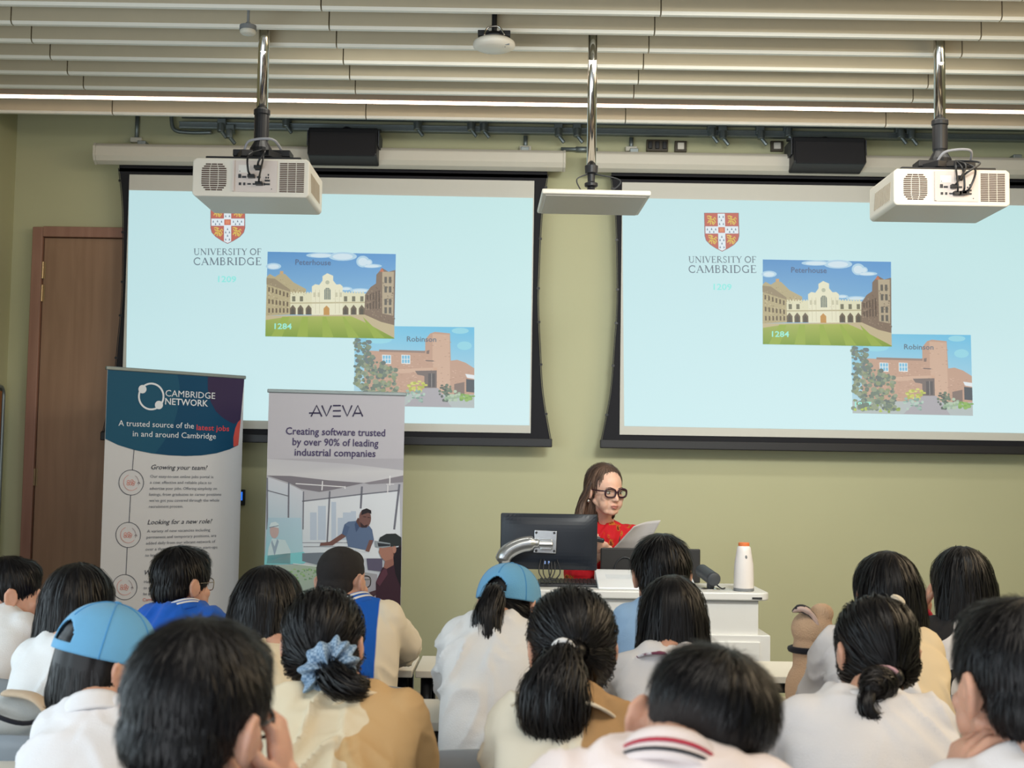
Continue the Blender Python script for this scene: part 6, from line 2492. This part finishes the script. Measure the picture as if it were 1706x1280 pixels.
def frill_mat():
    m, nt, b = newmat('flecked_collar_cloth')
    N, L = nt.nodes, nt.links
    tc = N.new('ShaderNodeTexCoord')
    v = N.new('ShaderNodeTexNoise')
    v.inputs['Scale'].default_value = 40
    L.new(tc.outputs['Object'], v.inputs['Vector'])
    r = N.new('ShaderNodeValToRGB')
    r.color_ramp.elements[0].position = 0.40
    r.color_ramp.elements[0].color = lin((120, 60, 84))
    r.color_ramp.elements[1].position = 0.52
    r.color_ramp.elements[1].color = lin((222, 222, 230))
    L.new(v.outputs['Fac'], r.inputs[0])
    L.new(r.outputs[0], b.inputs['Base Color'])
    b.inputs['Roughness'].default_value = 0.8
    return m


lw.collar(frill_mat(), r=0.055, h=0.022, flare=0.035, dz=-0.036)
lw.hair('long', n=2600, volume=0.002, length=0.25, strand_len=0.16)
seat_for(lw, 'grey chair of the person with long hair and white shirt')

bw = Person('person with a black bob in a cream and tan jacket behind the plush toy', 1476, 924, 3.66, yaw=-6, pitch=10, k=0.97,
            sh=(1464, 1054), w=0.166, dy=-0.10, hip_y=3.32, table=ROW_B)
bw.build_body(voxel=0.007)
bw.trousers()
bw.shirt(two_tone('white_beige_jacket', (224, 222, 224), (222, 204, 172), bw.S.x - bw.o.x + 0.05), sleeve=1.2, infl=0.013, name='jacket', amp=0.007)
bw.collar(m_beige, r=0.057, h=0.03)
bw.hair('bob', n=2200, length=0.06, volume=0.003, strand_len=0.10)
MB().ell(at(1496, 1000, 3.53), (0.022, 0.010, 0.012), rot('Y', 30), 14).build('hair_clip', m_creamc, bw.t, smooth=True, off=bw.o)
seat_for(bw, 'grey chair of the person in the cream and tan jacket')

# ---- third row (row C)
cl_ = Person('person in a pale blue cap over a dark bob with a white collared shirt', 180, 1000, 2.84, yaw=44, pitch=8, roll=4, k=0.98,
             sh=(158, 1186), w=0.132, dy=-0.10, hip_y=2.48, table=ROW_C, by=12, top_off=0.128)
cl_.build_body(voxel=0.006)
cl_.trousers()
cl_.shirt(m_wht2, sleeve=0.9, infl=0.014, amp=0.005)
cl_.collar(m_wht2, r=0.053, h=0.040, flare=0.016, mix=0.4)
cl_.hair('bob', n=1800, length=0.10, volume=-0.006, strand_len=0.10, capped=True)
cl_.cap_hat(cream, blue_cap, extra_k=1.02)
seat_for(cl_, 'grey chair of the person in a pale blue cap over a dark bob')

sc = Person('person with dark hair tied in a blue-grey scrunchie and a tan and cream top', 543, 985, 2.84, yaw=8, pitch=8, roll=-3, k=0.95,
            sh=(583, 1160), w=0.16, dy=-0.12, hip_y=2.48, table=ROW_C)
sc.build_body(voxel=0.006)
sc.trousers()
sc.shirt(two_tone('cream_tan_top', (216, 202, 174), (196, 162, 116), sc.S.x - sc.o.x - 0.06, slope=0.10, wob=0.22), sleeve=0.9, infl=0.014, amp=0.008, folds=1.6, voxel=0.007)
sc.collar(m_beige, r=0.054, h=0.026, flare=0.02, dz=-0.03)
T = (0.01, -0.112, -0.050)
sc.hair('tail', n=2600, tail=T, volume=0.002, strand_len=0.13, jitter=0.12)
Tw = sc.L(*T)
pc_ = at(548, 1112, 2.69)


def ruffle(center, nx, R1, R2, seed, axis):
    ax = Vector(axis).normalized()
    u = ax.orthogonal().normalized()
    v = ax.cross(u)

    def fn(a, b):
        A_, B_ = 2 * PI * a, 2 * PI * b
        rad = R2 * (1 + 0.20 * math.sin(A_ * 13 + seed + 0.6 * math.sin(B_)) + 0.16 * math.sin(A_ * 8 + 2 - math.sin(B_ * 2)))
        off = 0.010 * math.sin(A_ * 7 + seed * 2)
        c = center + u * (math.cos(A_) * R1 * nx) + v * (math.sin(A_) * R1)
        o_ = (u * math.cos(A_) * nx + v * math.sin(A_)).normalized()
        return c + o_ * (rad * math.cos(B_)) + ax * (rad * 0.9 * math.sin(B_) + off)
    return MB().grid(fn, 110, 14, closed_u=True)


def check_mat():
    m, nt, b = newmat('blue_grey_check_cloth')
    N, L = nt.nodes, nt.links
    tc = N.new('ShaderNodeTexCoord')
    v = N.new('ShaderNodeTexChecker')
    v.inputs['Scale'].default_value = 160
    v.inputs['Color1'].default_value = lin((96, 124, 152))
    v.inputs['Color2'].default_value = lin((150, 172, 194))
    L.new(tc.outputs['Object'], v.inputs['Vector'])
    L.new(v.outputs['Color'], b.inputs['Base Color'])
    b.inputs['Roughness'].default_value = 0.8
    return m


ruffle(pc_, 1.5, 0.026, 0.024, 1.0, (0.1, -1, 0.1)).build('scrunchie', check_mat(), sc.t, smooth=True, off=sc.o)
pt = [pc_ + Vector((0.0, 0.02, 0.0)), at(560, 1128, 2.67), at(580, 1142, 2.655), at(600, 1140, 2.68)]
sc.ponytail(pt, [0.024, 0.034, 0.030, 0.010], n=500, strand_len=0.10)
seat_for(sc, 'grey chair of the person with the scrunchie')

po = Person('person with a long black ponytail in a white tie, cream collar over a tan top', 952, 985, 2.80, yaw=-8, pitch=10, roll=0, k=1.0,
            sh=(940, 1172), w=0.145, dy=-0.12, hip_y=2.46, table=ROW_C)
po.build_body(voxel=0.006)
po.trousers()
po.shirt(two_tone('cream_brown_top', (222, 214, 196), (170, 136, 96), po.S.x - po.o.x + 0.03, wob=0.03), sleeve=0.9, infl=0.014, amp=0.006, voxel=0.007)
po.collar(m_creamc, r=0.056, h=0.03, flare=0.055, dz=-0.03)
T = (-0.008, -0.118, -0.012)
po.hair('tail', n=3000, tail=T, volume=0.004, strand_len=0.14, jitter=0.10)
Tw = at(938, 1082, 2.66)
MB().tube([Tw + Vector((0.018 * math.cos(a), -0.004 + 0.006 * math.sin(a), 0.016 * math.sin(a))) for a in [i * PI / 8 for i in range(16)]], 0.007, 8, closed=True).build('hair_tie', m_wht, po.t, smooth=True, off=po.o)
pt = [Tw + Vector((0, 0.015, 0.0)), at(934, 1112, 2.62), at(925, 1150, 2.60), at(926, 1195, 2.60), at(940, 1240, 2.60)]
po.ponytail(pt, [0.020, 0.046, 0.064, 0.058, 0.016], n=1800, strand_len=0.17, jitter=0.28, lift=0.016)
seat_for(po, 'grey chair of the person with the long ponytail')

bn = Person('person with black hair in a low bun with a pink tie, pale shirt', 1457, 995, 2.80, yaw=-8, pitch=10, k=0.94,
            sh=(1440, 1172), w=0.178, dy=-0.12, hip_y=2.46, table=ROW_C)
bn.build_body(voxel=0.006, neck_r=0.044)
bn.trousers()
bn.shirt(m_wht2, sleeve=1.0, infl=0.016, amp=0.006)
bn.collar(m_wht2, r=0.052, h=0.030, flare=0.016, dz=-0.026)
T = (0.0, -0.104, -0.062)
bn.hair('bun', n=2600, tail=T, volume=0.001, strand_len=0.12, jitter=0.1)
Bc = at(1464, 1140, 2.635)
bun = MB().ell(Bc, (0.036, 0.028, 0.034), n=22)
bun.ell(Bc + Vector((-0.012, -0.012, -0.006)), (0.026, 0.024, 0.026), n=18)
co, fs, nr = blob(bun, 0.005, 3)
V, F = strands(co, fs, 500, 0.06, lambda p, nn: nn.cross(Vector((0.2, 1, 0.1))), lift=0.004, width=0.0024, seed=4)
allv = np.array(list(map(tuple, co.tolist())) + [tuple(p) for p in V], dtype=np.float32)
mesh_obj('hair_bun', allv, fs + [tuple(i + len(co) for i in f) for f in F], M_HAIRB, bn.t, bn.o)
MB().tube([Bc + Vector((0.012 + 0.026 * math.cos(a), -0.006 + 0.012 * math.sin(a), 0.016 + 0.016 * math.sin(a))) for a in [i * PI / 8 for i in range(1, 9)]], 0.005, 8).build('hair_tie', mat('tie_mauve', (190, 150, 160), 0.7), bn.t, smooth=True, off=bn.o)
pt = [Bc + Vector((-0.02, -0.01, -0.01)), at(1442, 1170, 2.60), at(1454, 1192, 2.595), at(1476, 1204, 2.59)]
bn.ponytail(pt, [0.014, 0.013, 0.009, 0.003], n=200, strand_len=0.08, jitter=0.15, name='hair_wisp')
seat_for(bn, 'grey chair of the person with the low bun')

# ---- back row (row D), nearest the camera
nb_ = Person('large head with short black hair and dark glasses, person resting chin on hand', 336, 1036, 1.72, yaw=20, pitch=8, roll=6, k=1.02,
             sh=(292, 1340), w=0.180, dy=-0.07, hip_y=1.50, table=ROW_D)
hw_ = at(474, 1318, 1.80)
nb_.arm_r = (Vector((nb_.S.x + 0.20, 1.86, 0.78)), hw_)
nb_.hand_r = dict(d=(-0.15, 0.0, 1.0), n=(-1.0, 0.05, 0.0), curl=0.72, vox=0.0028, thumb=0.3, spread=1.3)
nb_.build_body(voxel=0.0042)
nb_.trousers()
nb_.shirt(fabric('dark_tee_cloth', (60, 66, 80)))
nb_.hair('short', n=6500, volume=0.004, lift=0.007, width=0.0013, strand_len=0.035, voxel=0.005)
nb_.glasses(mat('black_frame', (30, 30, 34)), w=0.0026)
seat_for(nb_, 'grey chair of the person resting the chin on a hand')

ln = Person('person leaning head sideways, white polo collar with red and black stripes', 1166, 1082, 1.78, yaw=30, pitch=22, roll=20, k=1.0,
            sh=(1112, 1284), w=0.185, dy=-0.10, hip_y=1.46, table=ROW_D, by=-8)
ln.build_body(voxel=0.0042, neck_r=0.060)
ln.trousers()
ln.shirt(fabric('white_pink_polo_cloth', (232, 220, 218)), sleeve=0.7, infl=0.014)
ln.collar(fabric('polo_collar_cloth', (228, 216, 214)), r=0.058, h=0.046, stripes=((0.22, 0.32, m_blk), (0.50, 0.62, m_red)), flare=0.016, dz=-0.018, mix=0.38)
stub = ln.hair('short', M_BUZZ, n=900, volume=-0.0055, lift=0.002, strand_len=0.008, width=0.0012, name='cropped_hair', voxel=0.005, nape=False)
ln.hair('fade', n=6500, volume=0.007, lift=0.010, width=0.0014, strand_len=0.045, voxel=0.005)
seat_for(ln, 'grey chair of the person with the striped polo collar')

rb = Person('person with short black hair and a hand raised to the cheek, behind the low bun', 1690, 1000, 2.02, yaw=-14, pitch=4, k=1.05,
            sh=(1735, 1285), w=0.185, dy=-0.06, hip_y=1.60, table=2.1)
hw_ = at(1584, 1350, 2.00)
rb.arm_l = (Vector((rb.S.x - 0.20, 2.12, 0.78)), hw_)
rb.hand_l = dict(d=(0.22, 0.0, 0.95), n=(1.0, 0.10, -0.1), curl=0.66, vox=0.0028, thumb=0.2, spread=1.3)
rb.build_body(voxel=0.0042)
rb.trousers()
rb.shirt(m_wht2)
rb.hair('short', n=6000, volume=0.003, lift=0.007, width=0.0015, strand_len=0.04, voxel=0.005)
seat_for(rb, 'grey chair of the person raising a hand to the cheek')

# ---- empty chairs that show between the listeners
chair_at(at(1398, 1140, 4.15).x, 4.18, 'empty grey chair of the front row beyond the plush toy')
chair_at(at(856, 1140, 4.15).x, 4.18, 'empty grey chair of the front row ahead of the capped person with a ponytail')

# ---- backpack on that chair
b0 = at(50, 1222, 3.24)
bk = thing('backpack', 'grey backpack with dark zips and a beige strap resting against a chair back', 'backpack', (b0.x - 0.03, 3.235, 0.455))
hz = at(70, 1140, 3.30).z - 0.455
mb = MB()
mb.ell((0, 0.0, hz * 0.45), (0.17, 0.085, hz * 0.52), None, 24)
mb.ell((0.01, -0.03, hz * 0.35), (0.14, 0.07, hz * 0.36), None, 20)
mb.ell((0, 0.0, 0.08), (0.165, 0.09, 0.08), None, 20)
co, fs, nr = blob(mb, 0.009, 4)
co = wrinkle(co, nr, 0.006, 5.0)
mesh_obj('bag', co, fs, fabric('bag_canvas', (176, 178, 176), na=0.15), bk, (0, 0, 0))
for zf, r1 in ((0.86, 0.07), (0.66, 0.125), (0.44, 0.145)):
    pts = []
    for i in range(17):
        a = PI + PI * i / 16
        pts.append((0.005 + r1 * 1.0 * math.cos(a), -0.03 + (r1 * 0.80 + 0.01) * math.sin(a), hz * zf + 0.012 * math.sin(a * 2)))
    MB().tube(pts, 0.006, 8).build('zip', m_blk, bk, smooth=True)
MB().tube(smooth_path([(-0.02, -0.02, hz * 0.98), (0.07, -0.05, hz * 0.95), (0.14, -0.05, hz * 0.70), (0.19, -0.04, hz * 0.45)], 6), 0.024, 10, flat=0.35).build('strap', fabric('strap_beige', (190, 170, 146)), bk, smooth=True)

# ---- plush toy on the shoulder side
c = at(1350, 1075, 3.78)
pls = thing('plush_toy', 'beige plush toy with black-edged ear sitting on the table beside the cream jacket', 'plush toy', (c.x, c.y, TZ))
zc = c.z - TZ
mb = MB()
mb.ell((-0.01, 0, 0.075), (0.062, 0.06, 0.085), None, 20)
mb.ell((0.005, 0, zc + 0.045), (0.060, 0.058, 0.055), None, 20)
mb.ell((0.03, -0.01, zc + 0.09), (0.035, 0.03, 0.03), None, 16)
mb.cap((0, 0, 0.07), 0.05, (0, 0, zc), 0.05)
mb.cap((-0.03, -0.04, 0.07), 0.024, (-0.05, -0.07, 0.03), 0.022)
mb.cap((0.03, -0.04, 0.07), 0.024, (0.04, -0.07, 0.03), 0.022)
co, fs, nr = blob(mb, 0.006, 4)
mesh_obj('body', co, fs, fabric('plush_beige', (232, 196, 162), bump=0.6, bs=300), pls, (0, 0, 0))
for nm, mm, grow, dyy in (('ear_edge', m_blk, 1.0, 0.0), ('ear', fabric('ear_pale', (226, 200, 190)), 0.80, -0.007)):
    mb = MB().tube(smooth_path([(0.02, -0.03 + dyy, zc + 0.04), (-0.002, -0.035 + dyy, zc + 0.085), (-0.03, -0.03 + dyy, zc + 0.105), (-0.055, -0.02 + dyy, zc + 0.095)], 6), [r_ * grow for r_ in [0.012] * 3 + [0.018] * 6 + [0.024] * 6 + [0.018, 0.015, 0.010, 0.006]][:19], 12, flat=0.5)
    mb.build(nm, mm, pls, smooth=True)
MB().tube([(0.056 * math.cos(a), 0.054 * math.sin(a), zc - 0.012) for a in [i * PI / 10 for i in range(20)]], 0.009, 8, closed=True).build('collar_band', m_blk, pls, smooth=True)
